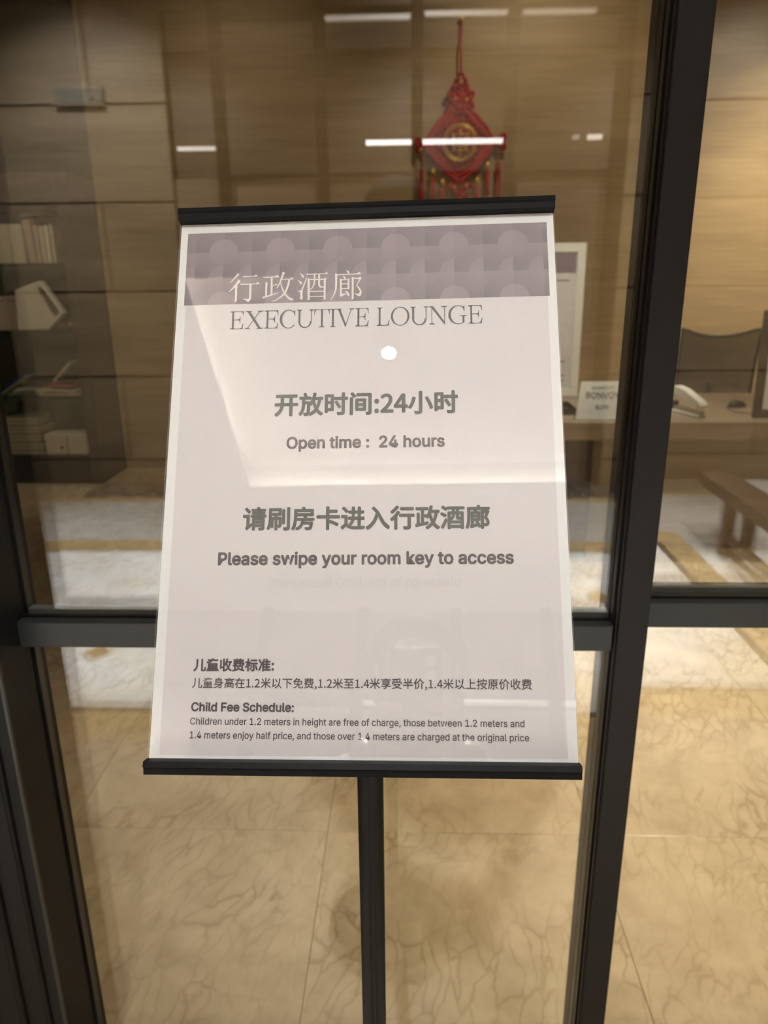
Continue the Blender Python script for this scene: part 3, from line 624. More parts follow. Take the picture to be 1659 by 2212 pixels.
def line(name, s, xa, xb, base, mat, parent, mm=0.001, off=0.0, sp=1.0, bottom=False, y=-0.0007, mirror=False, ky=1.0, label=None, place=ps):
    me = text_mesh(s, off, sp); n = len(me.vertices); co = np.empty(n * 3); me.vertices.foreach_get('co', co); co = co.reshape(-1, 3)
    a, b = co[:, 0].min(), co[:, 0].max(); k = (xb - xa) / (b - a); z = co[:, 1] * k * ky
    if bottom: z -= z.min()
    x = (co[:, 0] - a) * k + xa
    if mirror: x = xa + xb - x
    out = np.stack([x * mm, y - co[:, 2] * 3e-6, (z + base) * mm], 1); me.vertices.foreach_set('co', out.ravel()); me.update()
    me.materials.clear()
    o = place(name, me, mat, parent)
    if label: o['label'] = label
    return o
line('lettering', '开放时间:24小时', -67.5, 71.6, 42.6, 'ink', poster, off=0.028, bottom=True, label='bold Chinese line on opening hours')
line('lettering', 'Open time :  24 hours', -57.5, 61.2, 17.4, 'inkp', poster, off=0.026, label='bold line reading Open time: 24 hours')
line('lettering', '请刷房卡进入行政酒廊', -88.5, 93.1, -45.2, 'ink', poster, off=0.028, bottom=True, label='bold Chinese line asking guests to swipe a room card')
line('lettering', 'Please swipe your room key to access', -105.8, 109.3, -70.2, 'inkp', poster, off=0.026, label='bold line reading Please swipe your room key to access')
line('lettering', '儿童收费标准:', -120, -61.8, -146.6, 'inkp', poster, off=0.026, bottom=True, label='bold Chinese heading over the child fees')
line('lettering', '儿童身高在1.2米以下免费,1.2米至1.4米享受半价,1.4米以上按原价收费', -120.3, 118.9, -159.0, 'inkp', poster, off=0.003, bottom=True, label='Chinese line of child fees')
line('lettering', 'Child Fee Schedule:', -120.1, -46.8, -173.9, 'inkp', poster, off=0.026, label='bold heading reading Child Fee Schedule:')
line('lettering', 'Children under 1.2 meters in height are free of charge, those between 1.2 meters and', -120.3, 113, -183.1, 'inkp', poster, off=0.008, ky=1.08)
line('lettering', '1.4 meters enjoy half price, and those over 1.4 meters are charged at the original price', -120.1, 115.8, -192.4, 'inkp', poster, off=0.008, ky=1.08)
line('ghost_lettering', 'please go to the JING Restaurant.', -67.8, 71.1, -86.6, 'ghost', poster, off=0.026, mirror=True, y=-0.00055, label='faint mirrored lettering showing through the paper')

# ================================================================== lounge furniture
# ---- desk
desk = thing('reception_desk', 'light brown veneer desk with a thick top, behind the glass at the right', 'desk', (0, 0, 0))
box('desktop', (0.748, 3.62, 0.662), (3.4, 4.54, 0.75), 'deskwood', desk, 0.003)
box('leg_panel', (0.80, 3.72, 0.0), (0.94, 4.45, 0.662), 'cabinet', desk, 0.002)
box('leg_panel', (3.20, 3.72, 0.0), (3.34, 4.45, 0.662), 'cabinet', desk, 0.002)
box('modesty_panel', (0.94, 3.85, 0.04), (3.20, 3.88, 0.662), 'deskwood', desk, 0.002)
box('shadow_gap', (0.94, 3.72, 0.640), (3.20, 3.85, 0.662), 'black', desk)
def easel_sign(name, label, loc, rz, W, Hh, fw, fmat, lean):
    t = thing(name, label, 'picture frame', loc, rz)
    R = Matrix.Rotation(-lean, 4, 'X')
    def p(nm, a, b, m, bev=0.0):
        o = box(nm, a, b, m, t, bev); o.matrix_local = R; return o
    p('frame_bar', (0, 0, 0), (W, 0.025, fw), fmat, 0.003); p('frame_bar', (0, 0, Hh - fw), (W, 0.025, Hh), fmat, 0.003)
    p('frame_bar', (0, 0.0005, fw), (fw, 0.0245, Hh - fw), fmat, 0.003); p('frame_bar', (W - fw, 0.0005, fw), (W, 0.0245, Hh - fw), fmat, 0.003)
    return t, p
# white framed notice behind the sign stand (only its right part shows)
t, p = easel_sign('framed_notice', 'white framed notice with a purple header standing at the back of the desk', (0.50, 4.43, 0.751), 0.0, 0.50, 0.86, 0.048, 'cream', 0.03)
p('backing', (0.03, 0.012, 0.03), (0.47, 0.024, 0.83), 'card'); p('page', (0.05, 0.009, 0.05), (0.45, 0.012, 0.81), 'signpaper')
p('header_band', (0.05, 0.008, 0.70), (0.45, 0.009, 0.805), 'purple')
for z in (0.655, 0.20, 0.12, 0.09): p('text_rule', (0.28, 0.0085, z), (0.415, 0.009, z + 0.008), 'inks')
p('easel_leg', (0.23, 0.025, 0.0), (0.27, 0.035, 0.5), 'cream')
# small white acrylic sign
t = thing('desk_sign', 'small white acrylic sign with grey lettering on the front of the desk', 'sign', (0.833, 3.70, 0.751))
R = Matrix.Rotation(-0.12, 4, 'X')
def pp(nm, me, m, parent=t):
    o = link(nm, me, m, parent)
    if parent is t: o.matrix_local = R
    return o
bm = bmesh.new(); q = [(0, 0), (0.262, 0), (0.240, 0.187), (0.022, 0.187)]
vs = [bm.verts.new((x, 0, z)) for x, z in q]; f = bm.faces.new(vs); g_ = bmesh.ops.extrude_face_region(bm, geom=[f])
for v_ in g_['geom']:
    if isinstance(v_, bmesh.types.BMVert): v_.co.y = 0.008
plate = pp('face_plate', done(bm), 'acryw')
bm = bmesh.new(); bx(bm, (0, -0.006, 0), (0.262, 0.05, 0.006)); pp('foot', done(bm), 'acryw')
for s_, xa, xb, zb, of in (('MARRIOTT', 76, 186, 148, 0.01), ('BONVOY', 48, 214, 106, 0.02), ('* * * * *', 82, 180, 90, 0.0), ('ELITE', 98, 164, 52, 0.03)):
    line('lettering', s_, xa, xb, zb, 'inks', plate, off=of, y=-0.0006, place=link)
# stapler
t = thing('stapler', 'pale grey stapler lying on the desk in front of the mesh chair', 'stapler', (1.432, 3.85, 0.751), math.radians(-71))
t.scale = (1.35, 1.35, 1.35)
bm = bmesh.new(); bx(bm, (-0.09, -0.019, 0), (0.09, 0.019, 0.010), 0.003); link('base', done(bm), 'cream', t)
prism('arm', [(-0.088, 0.018), (0.088, 0.030), (0.094, 0.045), (0.080, 0.056), (-0.02, 0.060), (-0.075, 0.050), (-0.09, 0.036)], -0.017, 0.017, 'cream', t, 0.004).matrix_local = Matrix.Translation((0.09, 0, 0.03)) @ Matrix.Rotation(0.33, 4, 'Y') @ Matrix.Translation((-0.09, 0, -0.03))
box('magazine', (-0.085, -0.010, 0.012), (0.088, 0.010, 0.024), 'steel', t, 0.001)
box('hinge_block', (-0.09, -0.014, 0.008), (-0.062, 0.014, 0.040), 'black', t, 0.002)
# mouse
t = thing('computer_mouse', 'black corded computer mouse on the desk beside the dark frame', 'mouse', (1.78, 4.06, 0.751), math.radians(25))
bm = bmesh.new(); bmesh.ops.create_uvsphere(bm, u_segments=20, v_segments=12, radius=1.0)
for v_ in bm.verts:
    z = v_.co.z; v_.co = Vector((v_.co.x * 0.062, v_.co.y * 0.033, max(0.0, z) * (0.036 - 0.010 * v_.co.x) + 0.0))
link('shell', done(bm, True), 'black', t)
lathe('scroll_wheel', [(0.004, -0.003), (0.007, -0.003), (0.007, 0.003), (0.004, 0.003)], 'steel', t, 12, (0.034, 0, 0.031), (PI / 2, 0, 0))
tube('cord', [(-0.055, 0, 0.004), (-0.11, -0.03, 0.003), (-0.15, -0.12, 0.003), (-0.10, -0.24, 0.003), (0.04, -0.30, 0.003)], 0.0022, 'black', t, 6)
# dark frame at the right edge
t, p = easel_sign('dark_frame', 'dark wooden framed page standing on the desk at the right edge', (1.722, 3.74, 0.751), math.radians(-8), 0.36, 0.52, 0.042, 'darkwood', 0.06)
p('page', (0.042, 0.008, 0.042), (0.318, 0.02, 0.478), 'screen'); p('easel_leg', (0.16, 0.025, 0.0), (0.20, 0.035, 0.3), 'darkwood')
# dark tray by the acrylic sign
t = thing('pen_tray', 'small dark tray on the desk left of the white acrylic sign', 'tray', (0.765, 3.82, 0.751))
box('bottom', (0, 0, 0), (0.10, 0.22, 0.006), 'black', t, 0.001)
for a, b in (((0, 0, 0.006), (0.10, 0.006, 0.035)), ((0, 0.214, 0.006), (0.10, 0.22, 0.035)), ((0, 0.006, 0.006), (0.006, 0.214, 0.035)), ((0.094, 0.006, 0.006), (0.10, 0.214, 0.035))):
    box('rim', a, b, 'black', t)
# ---- mesh office chair
ch = thing('office_chair', 'black mesh office chair with a dipped backrest behind the desk', 'chair', (2.0, 4.98, 0.0))
def back_pt(s, v_):   # s -1..1 across, v 0..1 up
    half = 0.235 + 0.015 * v_
    z = 0.55 + 0.50 * v_ + (0.055 * s * s) * v_ ** 2
    y = 0.0 - 0.06 * s * s + 0.03 * math.sin(v_ * PI)
    return Vector((s * half, y, z))
bm = bmesh.new(); n1, n2 = 60, 66
for d_ in (0, 1):
    cnt = n1 if d_ == 0 else n2; L_ = 14
    for k in range(cnt + 1):
        t_ = k / cnt
        pts = [back_pt(-1 + 2 * t_, j / L_) if d_ == 0 else back_pt(-1 + 2 * j / L_, t_) for j in range(L_ + 1)]
        for a, b in zip(pts, pts[1:]):
            wv = Vector((0.0027, 0, 0)) if d_ == 0 else Vector((0, 0, 0.0024)); oy = Vector((0, -0.0006 * d_, 0))
            bm.faces.new([bm.verts.new(a - wv + oy), bm.verts.new(a + wv + oy), bm.verts.new(b + wv + oy), bm.verts.new(b - wv + oy)])
o = link('mesh_backrest', done(bm), 'mesh', ch); o['kind'] = 'stuff'
ring = [back_pt(-1, k / 10) for k in range(11)] + [back_pt(-1 + 2 * k / 16, 1) for k in range(1, 17)] + [back_pt(1, 1 - k / 10) for k in range(1, 11)] + [back_pt(1 - 2 * k / 16, 0) for k in range(1, 16)]
tube('back_frame', ring, 0.011, 'black', ch, 8, True)
bm = bmesh.new(); bx(bm, (-0.245, -0.50, 0.42), (0.245, -0.03, 0.49), 0.03); link('seat', done(bm, True), 'black', ch)
tube('back_support', [(0, 0.04, 0.75), (0, 0.07, 0.6), (0, 0.03, 0.44), (0, -0.2, 0.41)], 0.022, 'black', ch, 8)
tube('gas_column', [(0, -0.26, 0.42), (0, -0.26, 0.09)], 0.026, 'black', ch, 12)
for k in range(5):
    a = 2 * PI * k / 5 + 0.3; ex, ey = 0.28 * math.cos(a), -0.26 + 0.28 * math.sin(a)
    lg = tube('base_arm', [(0, -0.26, 0.10), (ex, ey, 0.065)], [0.022, 0.014], 'black', ch, 8)
    lathe('caster', [(0.010, -0.012), (0.027, -0.010), (0.027, 0.010), (0.010, 0.012)], 'black', lg, 12, (ex, ey, 0.027), (PI / 2, 0, a))
for s in (-1, 1):
    tube('armrest', [(s * 0.27, -0.1, 0.45), (s * 0.29, -0.12, 0.66), (s * 0.29, -0.38, 0.67)], 0.016, 'black', ch, 8)

# ---- bookcase at the far left
bc = thing('bookcase', 'tall dark bookcase with green glass shelves against the far left wall', 'bookcase', (0, 0, 0))
BX0, BX1, BY0, BY1, BZ = -3.55, -2.245, 5.20, 5.645, 2.104
box('side_panel', (BX1 - 0.085, BY0, 0.0), (BX1, BY1, BZ), 'cabinet', bc, 0.003); box('side_panel', (BX0, BY0, 0.0), (BX0 + 0.085, BY1, BZ), 'cabinet', bc, 0.003)
box('top_panel', (BX0 + 0.085, BY0, BZ - 0.19), (BX1 - 0.085, BY1, BZ), 'cabinet', bc, 0.003)
box('back_panel', (BX0 + 0.085, BY1 - 0.02, 0.21), (BX1 - 0.085, BY1 - 0.002, BZ - 0.19), 'cabback', bc)
box('plinth', (BX0 + 0.085, BY0 + 0.01, 0.0), (BX1 - 0.085, BY1 - 0.01, 0.21), 'black', bc)
SH = (1.545, 1.10, 0.64)
for z in SH: box('glass_shelf', (BX0 + 0.086, BY0 + 0.01, z - 0.018), (BX1 - 0.086, BY1 - 0.021, z), 'shelfglass', bc)
def book(x, z, w_, h_, d_, tilt, mat, label, y=5.24, grp='books on the top bookcase shelf', name='book'):
    t = thing(name, label, 'book', (x, y, z + 0.0015), 0, grp)
    R = Matrix.Rotation(tilt, 4, 'Y'); off = Matrix.Translation((0, 0, max(0, -math.sin(tilt)) * 0 + (w_ * math.sin(tilt) if tilt > 0 else 0)))
    for nm, a, b, m in (('cover', (0, 0, 0), (0.004, d_, h_), mat), ('cover', (w_ - 0.004, 0, 0), (w_, d_, h_), mat), ('spine', (0.004, 0, 0), (w_ - 0.004, 0.004, h_), mat), ('pages', (0.004, 0.004, 0.004), (w_ - 0.004, d_ - 0.003, h_ - 0.004), 'book')):
        o = box(nm, a, b, m, t); o.matrix_local = off @ R
    return t
z = SH[0]
book(-2.795, z, 0.10, 0.25, 0.2, 0, 'book', 'thick cream book with its spine out at the left of the top shelf')
book(-2.69, z, 0.085, 0.25, 0.2, 0, 'book', 'second thick cream book on the top shelf, under the grey folder')
book(-2.575, z, 0.045, 0.275, 0.2, -0.07, 'bookpink', 'tall pinkish book leaning left on the top shelf')
book(-2.524, z, 0.028, 0.24, 0.2, -0.0, 'bookpink', 'thin pinkish book right of the tall leaning one')
book(-2.488, z, 0.032, 0.235, 0.2, 0, 'book', 'slim cream book near the right of the top shelf')
book(-2.450, z, 0.022, 0.24, 0.2, 0, 'cream', 'thin whitish book second from the right on the top shelf')
book(-2.412, z, 0.018, 0.245, 0.2, 0, 'book', 'thin brownish cream book last on the right of the top shelf')
t = thing('grey_folder', 'grey brown folder lying aslant on top of the upper shelf books', 'folder', (-2.60, 5.26, SH[0] + 0.30)); 
o = box('cover', (-0.02, 0, 0), (0.20, 0.2, 0.022), 'cabback', t, 0.003); o.matrix_local = Matrix.Rotation(-0.10, 4, 'Y')
o = box('pages', (-0.01, 0.004, 0.023), (0.17, 0.19, 0.038), 'bookpink', t, 0.001); o.matrix_local = Matrix.Rotation(-0.10, 4, 'Y')
# tablet on the second shelf
z = SH[1]
t = thing('tablet_box', 'white box with a grey screen window leaning on the second shelf', 'box', (-2.74, 5.25, z + 0.0015))
prism('body', [(0, 0), (0.22, 0.0), (0.34, 0.11), (0.20, 0.33), (0.02, 0.27)], 0, 0.08, 'cream', t, 0.006)
prism('screen_window', [(0.185, 0.285), (0.212, 0.295), (0.315, 0.125), (0.275, 0.095)], -0.004, 0.001, 'steel', t)
t = thing('carton', 'pale carton at the left of the second shelf', 'box', (-3.10, 5.26, z + 0.0015)); box('body', (0, 0, 0), (0.30, 0.18, 0.20), 'bookpink', t, 0.003); box('lid', (-0.003, -0.003, 0.2), (0.303, 0.183, 0.225), 'bookpink', t, 0.002)
t = thing('paper_roll', 'pale rolled paper at the back right of the second shelf', 'paper', (-2.45, 5.45, z + 0.265)); o = tube('roll', [(-0.10, 0, -0.24), (0.05, 0.0, -0.24)], 0.014, 'book', t, 10); tube('band', [(-0.03, 0, -0.24), (-0.02, 0, -0.24)], 0.0155, 'redbook', t, 10)
# third shelf: folders and papers
z = SH[2]
t = thing('blue_folder', 'bright blue folder leaning on the third shelf', 'folder', (-2.93, 5.22, z + 0.012)); o = box('cover', (0, 0, 0), (0.24, 0.16, 0.012), 'bluebook', t, 0.002); o.matrix_local = Matrix.Rotation(-0.6, 4, 'Y'); o = box('pages', (0.004, 0.004, -0.006), (0.236, 0.156, 0.0), 'book', t); o.matrix_local = Matrix.Rotation(-0.6, 4, 'Y')
for (x, zz, y, m, a, l, lab) in ((-2.98, 0.012, 5.42, 'cream', 0.0, 0.28, 'white booklet lying flat at the back of the third shelf'),
        (-2.66, 0.012, 5.24, 'book', 0.0, 0.30, 'cream booklet lowest in the loose pile on the third shelf'), (-2.63, 0.046, 5.25, 'cream', 0.06, 0.24, 'white booklet on top of the cream one on the third shelf'),
        (-2.60, 0.078, 5.26, 'redbook', 0.10, 0.18, 'red edged booklet at the top of the third shelf pile'), (-2.55, 0.105, 5.27, 'cream', -0.75, 0.19, 'white leaflet propped steeply on the third shelf pile')):
    t = thing('booklet', lab, 'booklet', (x, y, z + zz), 0, 'loose booklets on the third shelf')
    o = box('pages', (0, 0, -0.008), (l, 0.15, 0.004), m, t, 0.001); o.matrix_local = Matrix.Rotation(a, 4, 'Y')
    o = box('cover', (0, 0, 0.0045), (l, 0.15, 0.006), m, t); o.matrix_local = Matrix.Rotation(a, 4, 'Y')
# bottom bay: a stack of magazines and white binders boxes
z = 0.211
for k in range(9):
    o = thing('magazine', ('topmost of the magazines stacked in the bottom bay of the bookcase' if k == 8 else 'magazine at the very bottom of the stack in the bookcase' if k == 0 else 'thin magazine inside the flat stack at the bottom left of the bookcase'), 'magazine', (-2.83 + random.uniform(-.015, .015), 5.24, z + 0.0015 + k * 0.031), random.uniform(-0.04, 0.04), 'magazines stacked in the bottom bay')
    box('pages', (-0.15, 0.003, 0.002), (0.148, 0.2, 0.027), 'book', o); box('cover', (-0.15, 0, 0.0275), (0.15, 0.203, 0.0295), 'bookpink' if k % 2 else 'cabback', o)
for k, (x, lab) in enumerate(((-2.655, 'white file box with a finger hole, left one of the bottom bay'), (-2.49, 'white file box at the right end of the bottom bay'))):
    o = thing('file_box', lab, 'box', (x, 5.23, z + 0.0015), 0, 'white file boxes in the bottom bay')
    box('body', (0, 0, 0), (0.155, 0.2, 0.125), 'cream', o, 0.003); box('lid', (-0.002, -0.003, 0.1), (0.157, 0.203, 0.15), 'cream', o, 0.002)
    if k == 0: lathe('finger_hole', [(0.0005, 0), (0.010, 0), (0.010, 0.002), (0.0005, 0.002)], 'black', o, 14, (0.12, -0.002, 0.055), (PI / 2, 0, 0))

# ================================================================== red knot hanging on the wall
kn = thing('chinese_knot', 'large red Chinese knot hanging with gold beads and tassels on the wall', 'wall hanging', (0.345, 5.60, 2.30))
KS = 0.00345
def K(px, py, y=0.0): return ((px - 990) * KS, y, (310 - py) * KS)
tube('hanging_cord', [K(990, 95, 0.03), K(989, 150), K(990, 190)], 0.006, 'red', kn, 8)
lathe('wall_nail', [(0.004, 0), (0.012, 0), (0.012, 0.02), (0.004, 0.045)], 'gold', kn, 12, K(990, 95, 0.0), (-PI / 2, 0, 0))
def clover(cx, cy, r, n, ph, mat='red', cord=0.011, y=0.0):
    pts = []
    for k in range(n * 14):
        a = 2 * PI * k / (n * 14); rr_ = r * (0.62 + 0.38 * math.cos(n * (a - ph)))
        x_, _, z_ = K(cx, cy); pts.append((x_ + rr_ * math.cos(a), y - 0.012 * math.sin(n * 2 * a), z_ + rr_ * math.sin(a)))
    return tube('knot_loop', pts, cord, mat, kn, 6, True)
def bead(px, py, s=0.014, y=-0.03):
    lathe('gold_bead', [(0.0005, -s), (s * .7, -s * .6), (s, 0), (s * .7, s * .6), (0.0005, s)], 'gold', kn, 10, K(px, py, y))
clover(990, 206, 0.060, 3, PI / 2); clover(990, 206, 0.036, 3, -PI / 2, 'deepred', 0.013, -0.012)
clover(980, 234, 0.062, 4, PI / 4, 'red', 0.013); clover(1001, 234, 0.062, 4, PI / 4, 'red', 0.013); clover(990, 252, 0.066, 4, 0, 'deepred', 0.017, -0.008)
clover(990, 220, 0.05, 3, 0.3, 'red', 0.014, -0.006); clover(990, 240, 0.05, 3, 0.9, 'red', 0.014, -0.014)
for a in ((990, 204), (979, 234), (1001, 235)): bead(*a)
# woven diamond body: rounded diamond rings of cord, a plaited field and gold medallion
def diamond(r, k=0.30, y=0.0, n=64):
    pts = []
    for i_ in range(n):
        a = 2 * PI * i_ / n; c_, s_ = math.cos(a), math.sin(a); q_ = 1.28
        d_ = (abs(c_) ** q_ + abs(s_) ** q_) ** (-1 / q_); pts.append((r * d_ * c_, y, r * d_ * s_ * 1.02))
    return pts
bm = bmesh.new(); vs = [bm.verts.new(p_) for p_ in diamond(0.225, y=0.008)]; f = bm.faces.new(vs); g_ = bmesh.ops.extrude_face_region(bm, geom=[f])
for v_ in g_['geom']:
    if isinstance(v_, bmesh.types.BMVert): v_.co.y = -0.012
link('woven_body', done(bm), 'deepred', kn)
for r_ in (0.232, 0.205): tube('border_cord', diamond(r_, y=-0.014), 0.013, 'red', kn, 8, True)
for sg in (-1, 1):
    for k in range(-5, 6):
        c0 = k * 0.038
        h_ = 0.20 - abs(c0) * 0.55
        a_ = Vector((c0 * 0.7071 - sg * 0, 0, c0 * 0.7071 * sg)); d_ = Vector((0.7071, 0, -0.7071 * sg)) * (h_ * 0.72)
        tube('plait_cord', [tuple(a_ - d_ + Vector((0, -0.014 - 0.006 * sg, 0))), tuple(a_ + d_ + Vector((0, -0.014 - 0.006 * sg, 0)))], 0.011, 'red', kn, 6)
for rr_, cc in ((0.112, 0.006), (0.098, 0.004)):
    tube('medallion_ring', [(rr_ * math.cos(2 * PI * k / 40), -0.036, rr_ * math.sin(2 * PI * k / 40)) for k in range(40)], cc, 'gold', kn, 6, True)
lathe('medallion_disc', [(0.0005, -0.004), (0.094, -0.004), (0.094, 0.004), (0.0005, 0.004)], 'deepred', kn, 40, (0, -0.032, 0), (PI / 2, 0, 0))
for k in range(8):   # fretwork character shape in gold bars
    a = PI / 4 * k; tube('fret_bar', [(0.03 * math.cos(a), -0.042, 0.03 * math.sin(a)), (0.085 * math.cos(a), -0.042, 0.085 * math.sin(a))], 0.005, 'gold', kn, 6)
for k in range(5):
    z_ = -0.048 + 0.024 * k; tube('fret_bar', [(-0.045, -0.045, z_), (0.045, -0.045, z_)], 0.004, 'gold', kn, 6)
for x_ in (-0.048, 0.048): tube('fret_bar', [(x_, -0.045, -0.05), (x_, -0.045, 0.05)], 0.004, 'gold', kn, 6)
clover(912, 312, 0.045, 3, 0, 'red', 0.012); clover(1070, 308, 0.05, 3, PI, 'red', 0.013); bead(913, 322); bead(1068, 312)
clover(980, 388, 0.04, 3, 1, 'red', 0.012); clover(1003, 388, 0.04, 3, 2, 'red', 0.012); clover(993, 410, 0.045, 3, 0, 'red', 0.013); clover(993, 430, 0.035, 3, 0.5, 'red', 0.012); clover(992, 448, 0.045, 3, 0.5, 'deepred', 0.013)
for a in ((980, 391), (1005, 388), (993, 414)): bead(*a, 0.013)
for (px, ya, yb, wd, cap) in ((915, 350, 480, 7.5, 0), (938, 356, 418, 5.5, 1), (957, 375, 436, 5.5, 1), (1026, 373, 435, 5.5, 1), (1046, 345, 407, 5.5, 1), (1068, 340, 480, 7.5, 0)):
    x_, _, z1_ = K(px, ya + (14 if cap else 6)); _, _, z0_ = K(px, yb)
    tube('tassel', [(x_, -0.01, z1_), (x_, -0.01, (z0_ + z1_) / 2), (x_, -0.01, z0_)], [wd * KS * .55, wd * KS * .85, wd * KS], 'red' if cap else 'deepred', kn, 12)
    if cap: lathe('tassel_cap', [(0.0005, 0.03), (0.012, 0.018), (0.019, -0.005), (0.015, -0.018), (0.0005, -0.02)], 'gold', kn, 12, K(px, ya + 6, -0.01))
    tube('tassel_cord', [(x_, -0.01, z1_), (x_, -0.012, z1_ + 0.10)], 0.004, 'red', kn, 6)

# ================================================================== hall bench, seen mirrored in the side light
bn = thing('hall_bench', 'low narrow dark wooden bench in the hall, mirrored in the side glass', 'bench', (0, 0, 0))
box('seat', (1.66, -2.04, 0.295), (1.84, -0.45, 0.362), 'darkwood', bn, 0.004)
for y in (-1.70, -0.62):
    for x in (1.665, 1.775): box('leg', (x, y, 0.0), (x + 0.06, y + 0.06, 0.295), 'darkwood', bn, 0.003)
box('stretcher', (1.68, -1.64, 0.08), (1.71, -0.62, 0.12), 'darkwood', bn, 0.002)

# ================================================================== the person taking the picture (seen mirrored)
def skin_body(name, nodes, edges, mat, parent=None, sub=2):
    me = bpy.data.meshes.new('mesh'); me.from_pydata([n[0] for n in nodes], edges, []); o = link(name, me, mat, parent)
    m = o.modifiers.new('skin', 'SKIN'); m.use_smooth_shade = True
    for i_, n in enumerate(nodes):
        sv = me.skin_vertices[0].data[i_]; r = n[1]; sv.radius = r if isinstance(r, tuple) else (r, r); sv.use_root = (i_ == 0)
    s = o.modifiers.new('sub', 'SUBSURF'); s.levels = sub; s.render_levels = sub
    return o
PX, PY = -0.035, -0.36
# phone first (the lens sits at the camera)
ph = thing('phone', 'dark smartphone held upright in both hands of the mirrored person', 'phone')
ph.matrix_world = Matrix.Translation(CAM - FWD * 0.011 + UP * 0.0) @ CAMROT.to_4x4()
box('body', (-0.060, -0.130, 0.0), (0.016, 0.020, 0.008), 'black', ph, 0.003)
box('screen', (-0.057, -0.127, 0.0081), (0.013, 0.017, 0.0086), 'holder', ph)
lathe('lens_ring', [(0.006, -0.002), (0.0078, -0.002), (0.0078, 0.0), (0.006, 0.0)], 'steel', ph, 20)
lathe('lens_ring', [(0.0005, -0.002), (0.0078, -0.002), (0.0078, 0.0), (0.0005, 0.0)], 'steel', ph, 20, (0.0, -0.022, 0.0))
def V3(x, y, z): return (PX + x, PY + y, z)
def W(lx, ly, lz): return tuple(CAM + RIGHT * lx + UP * ly - FWD * (lz + 0.011))
nodes = [(V3(0, 0, 0.94), (0.15, 0.10)), (V3(0, 0, 1.12), (0.135, 0.095)), (V3(0, 0, 1.30), (0.155, 0.105)), (V3(0, 0.0, 1.40), (0.12, 0.08)), (V3(0, 0.01, 1.47), (0.055, 0.055)),
         (V3(0, 0.035, 1.53), (0.060, 0.066)), (V3(0, 0.045, 1.595), (0.074, 0.090)), (V3(0, 0.04, 1.655), (0.060, 0.070))]
edges = [(0, 1), (1, 2), (2, 3), (3, 4), (4, 5), (5, 6), (6, 7)]
def add(parent_i, pts):
    k = parent_i
    for p_, r_ in pts:
        nodes.append((p_, r_)); edges.append((k, len(nodes) - 1)); k = len(nodes) - 1
    return k
ends = {}
for s in (-1, 1):
    add(0, [(V3(s * 0.09, 0, 0.86), (0.085, 0.09)), (V3(s * 0.095, 0.015, 0.48), (0.055, 0.06)), (V3(s * 0.10, -0.01, 0.10), (0.036, 0.04)), (V3(s * 0.105, 0.02, 0.045), (0.04, 0.035)), (V3(s * 0.11, 0.12, 0.03), (0.04, 0.024))])
    wr_ = W(-0.022 + s * 0.085, -0.155, 0.045)
    ends[s] = add(3, [(V3(s * 0.17, 0, 1.40), 0.055), (V3(s * 0.255, -0.01, 1.15), 0.042), (wr_, (0.026, 0.021)), (W(-0.022 + s * 0.066, -0.105, 0.026), (0.030, 0.018))])
body = skin_body('person', nodes, edges, 'skin')
props(body, 'person in dark clothes photographing the sign with a phone, faintly mirrored in the glass', 'person')
# hands: four unequal fingers curled round the phone back, thumb on the front
for s in (-1, 1):
    ex = -0.060 if s < 0 else 0.016; hand_n = []; hand_e = []
    hand_n.append((W(-0.022 + s * 0.060, -0.095, 0.022), 0.017)); 
    for j, (dz, ln) in enumerate(((0.0, 0.9), (-0.019, 1.0), (-0.038, 0.95), (-0.056, 0.78))):
        b0 = len(hand_n); yy = -0.068 + dz
        hand_n += [(W(ex + s * 0.016, yy, 0.016), 0.0085), (W(ex + s * 0.013, yy + 0.002, -0.006), 0.0080), (W(ex - s * 0.006 * ln, yy + 0.003, -0.0095), 0.0072), (W(ex - s * 0.024 * ln, yy + 0.003, -0.0085), 0.0062)]
        hand_e += [(0, b0), (b0, b0 + 1), (b0 + 1, b0 + 2), (b0 + 2, b0 + 3)]
    b0 = len(hand_n)
    hand_n += [(W(ex + s * 0.012, -0.075, 0.030), 0.011), (W(ex - s * 0.004, -0.052, 0.022), 0.009), (W(ex - s * 0.012, -0.034, 0.018), 0.0075)]
    hand_e += [(0, b0), (b0, b0 + 1), (b0 + 1, b0 + 2)]
    skin_body('hand', hand_n, hand_e, 'skin', body)
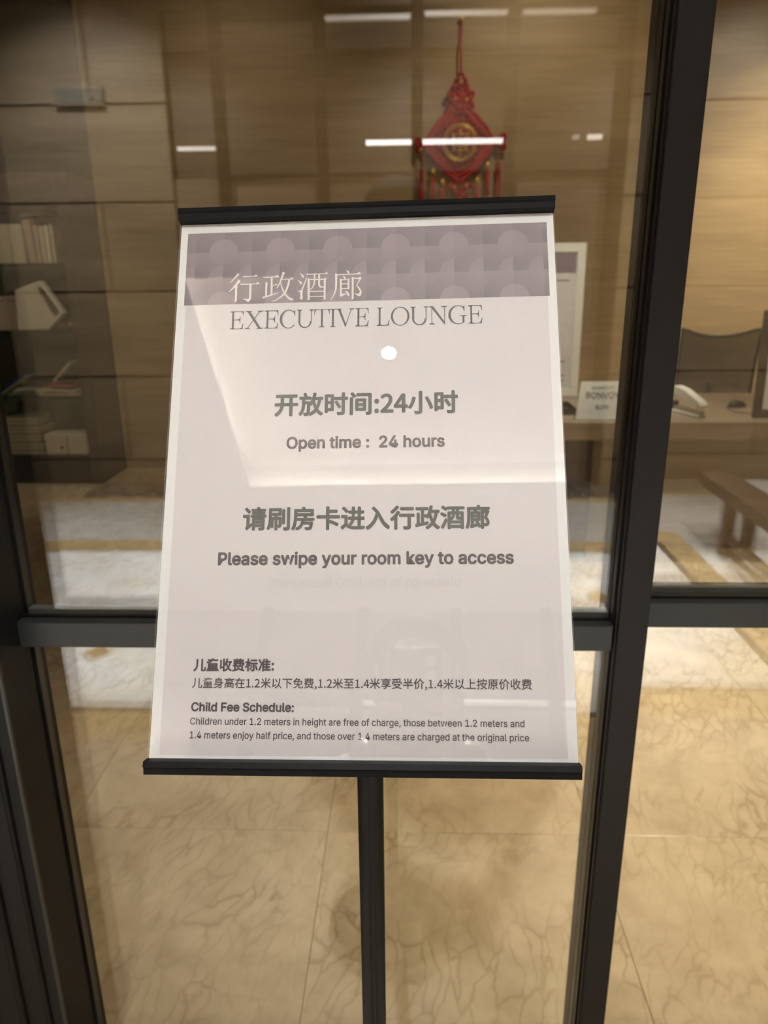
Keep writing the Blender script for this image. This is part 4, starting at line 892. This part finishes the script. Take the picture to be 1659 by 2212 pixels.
# face details and hair
hc = Vector(V3(0, 0.04, 1.60))
bm = bmesh.new(); bmesh.ops.create_uvsphere(bm, u_segments=28, v_segments=18, radius=1.0)
for v_ in bm.verts: v_.co = Vector((v_.co.x * 0.100, v_.co.y * 0.108 - 0.012, v_.co.z * 0.108 + 0.012))
dele = [v_ for v_ in bm.verts if (v_.co.y > 0.045 and v_.co.z < 0.06) or v_.co.z < -0.045]
bmesh.ops.delete(bm, geom=dele, context='VERTS'); o = link('hair', done(bm, True), 'hair', body, loc=hc)
so = o.modifiers.new('solid', 'SOLIDIFY'); so.thickness = 0.012
for s in (-1, 1):
    bm = bmesh.new(); bmesh.ops.create_uvsphere(bm, u_segments=12, v_segments=8, radius=0.011); link('eye', done(bm, True), 'eye', body, loc=hc + Vector((s * 0.030, 0.083, -0.002)))
    bm = bmesh.new(); bmesh.ops.create_uvsphere(bm, u_segments=10, v_segments=8, radius=1.0)
    bmesh.ops.scale(bm, vec=(0.010, 0.016, 0.028), verts=bm.verts); link('ear', done(bm, True), 'skin', body, loc=hc + Vector((s * 0.079, -0.002, -0.01)))
tube('nose', [hc + Vector((0, 0.085, 0.012)), hc + Vector((0, 0.098, -0.018)), hc + Vector((0, 0.088, -0.028))], [0.006, 0.012, 0.008], 'skin', body, 8)
tube('mouth', [hc + Vector((-0.022, 0.078, -0.052)), hc + Vector((0, 0.086, -0.053)), hc + Vector((0.022, 0.078, -0.052))], [0.003, 0.006, 0.003], 'bookpink', body, 8)
jn = [(V3(0, 0, 0.90), (0.175, 0.125)), (V3(0, 0, 1.12), (0.155, 0.115)), (V3(0, 0, 1.30), (0.175, 0.125)), (V3(0, 0, 1.41), (0.13, 0.09))]
je = [(0, 1), (1, 2), (2, 3)]
for s in (-1, 1):
    b0 = len(jn); jn += [(V3(s * 0.175, 0, 1.395), 0.070), (V3(s * 0.26, -0.01, 1.15), 0.056), (W(-0.022 + s * 0.095, -0.185, 0.065), 0.036)]; je += [(3, b0), (b0, b0 + 1), (b0 + 1, b0 + 2)]
skin_body('jacket', jn, je, 'coat', body)
tn = [(V3(0, 0, 0.96), (0.155, 0.11))]; te = []
for s in (-1, 1):
    b0 = len(tn); tn += [(V3(s * 0.09, 0, 0.86), (0.098, 0.10)), (V3(s * 0.095, 0.01, 0.48), (0.070, 0.075)), (V3(s * 0.10, -0.005, 0.09), (0.056, 0.06))]; te += [(0, b0), (b0, b0 + 1), (b0 + 1, b0 + 2)]
skin_body('trousers', tn, te, 'trouser', body)
for s in (-1, 1):
    bm = bmesh.new(); bx(bm, (-0.047, -0.07, 0.002), (0.047, 0.20, 0.085), 0.03)
    for v_ in bm.verts:
        if v_.co.y > 0.06: v_.co.z = min(v_.co.z, 0.085 - (v_.co.y - 0.06) * 0.25)
    link('shoe', done(bm, True), 'black', body, loc=V3(s * 0.105, 0, 0.001))
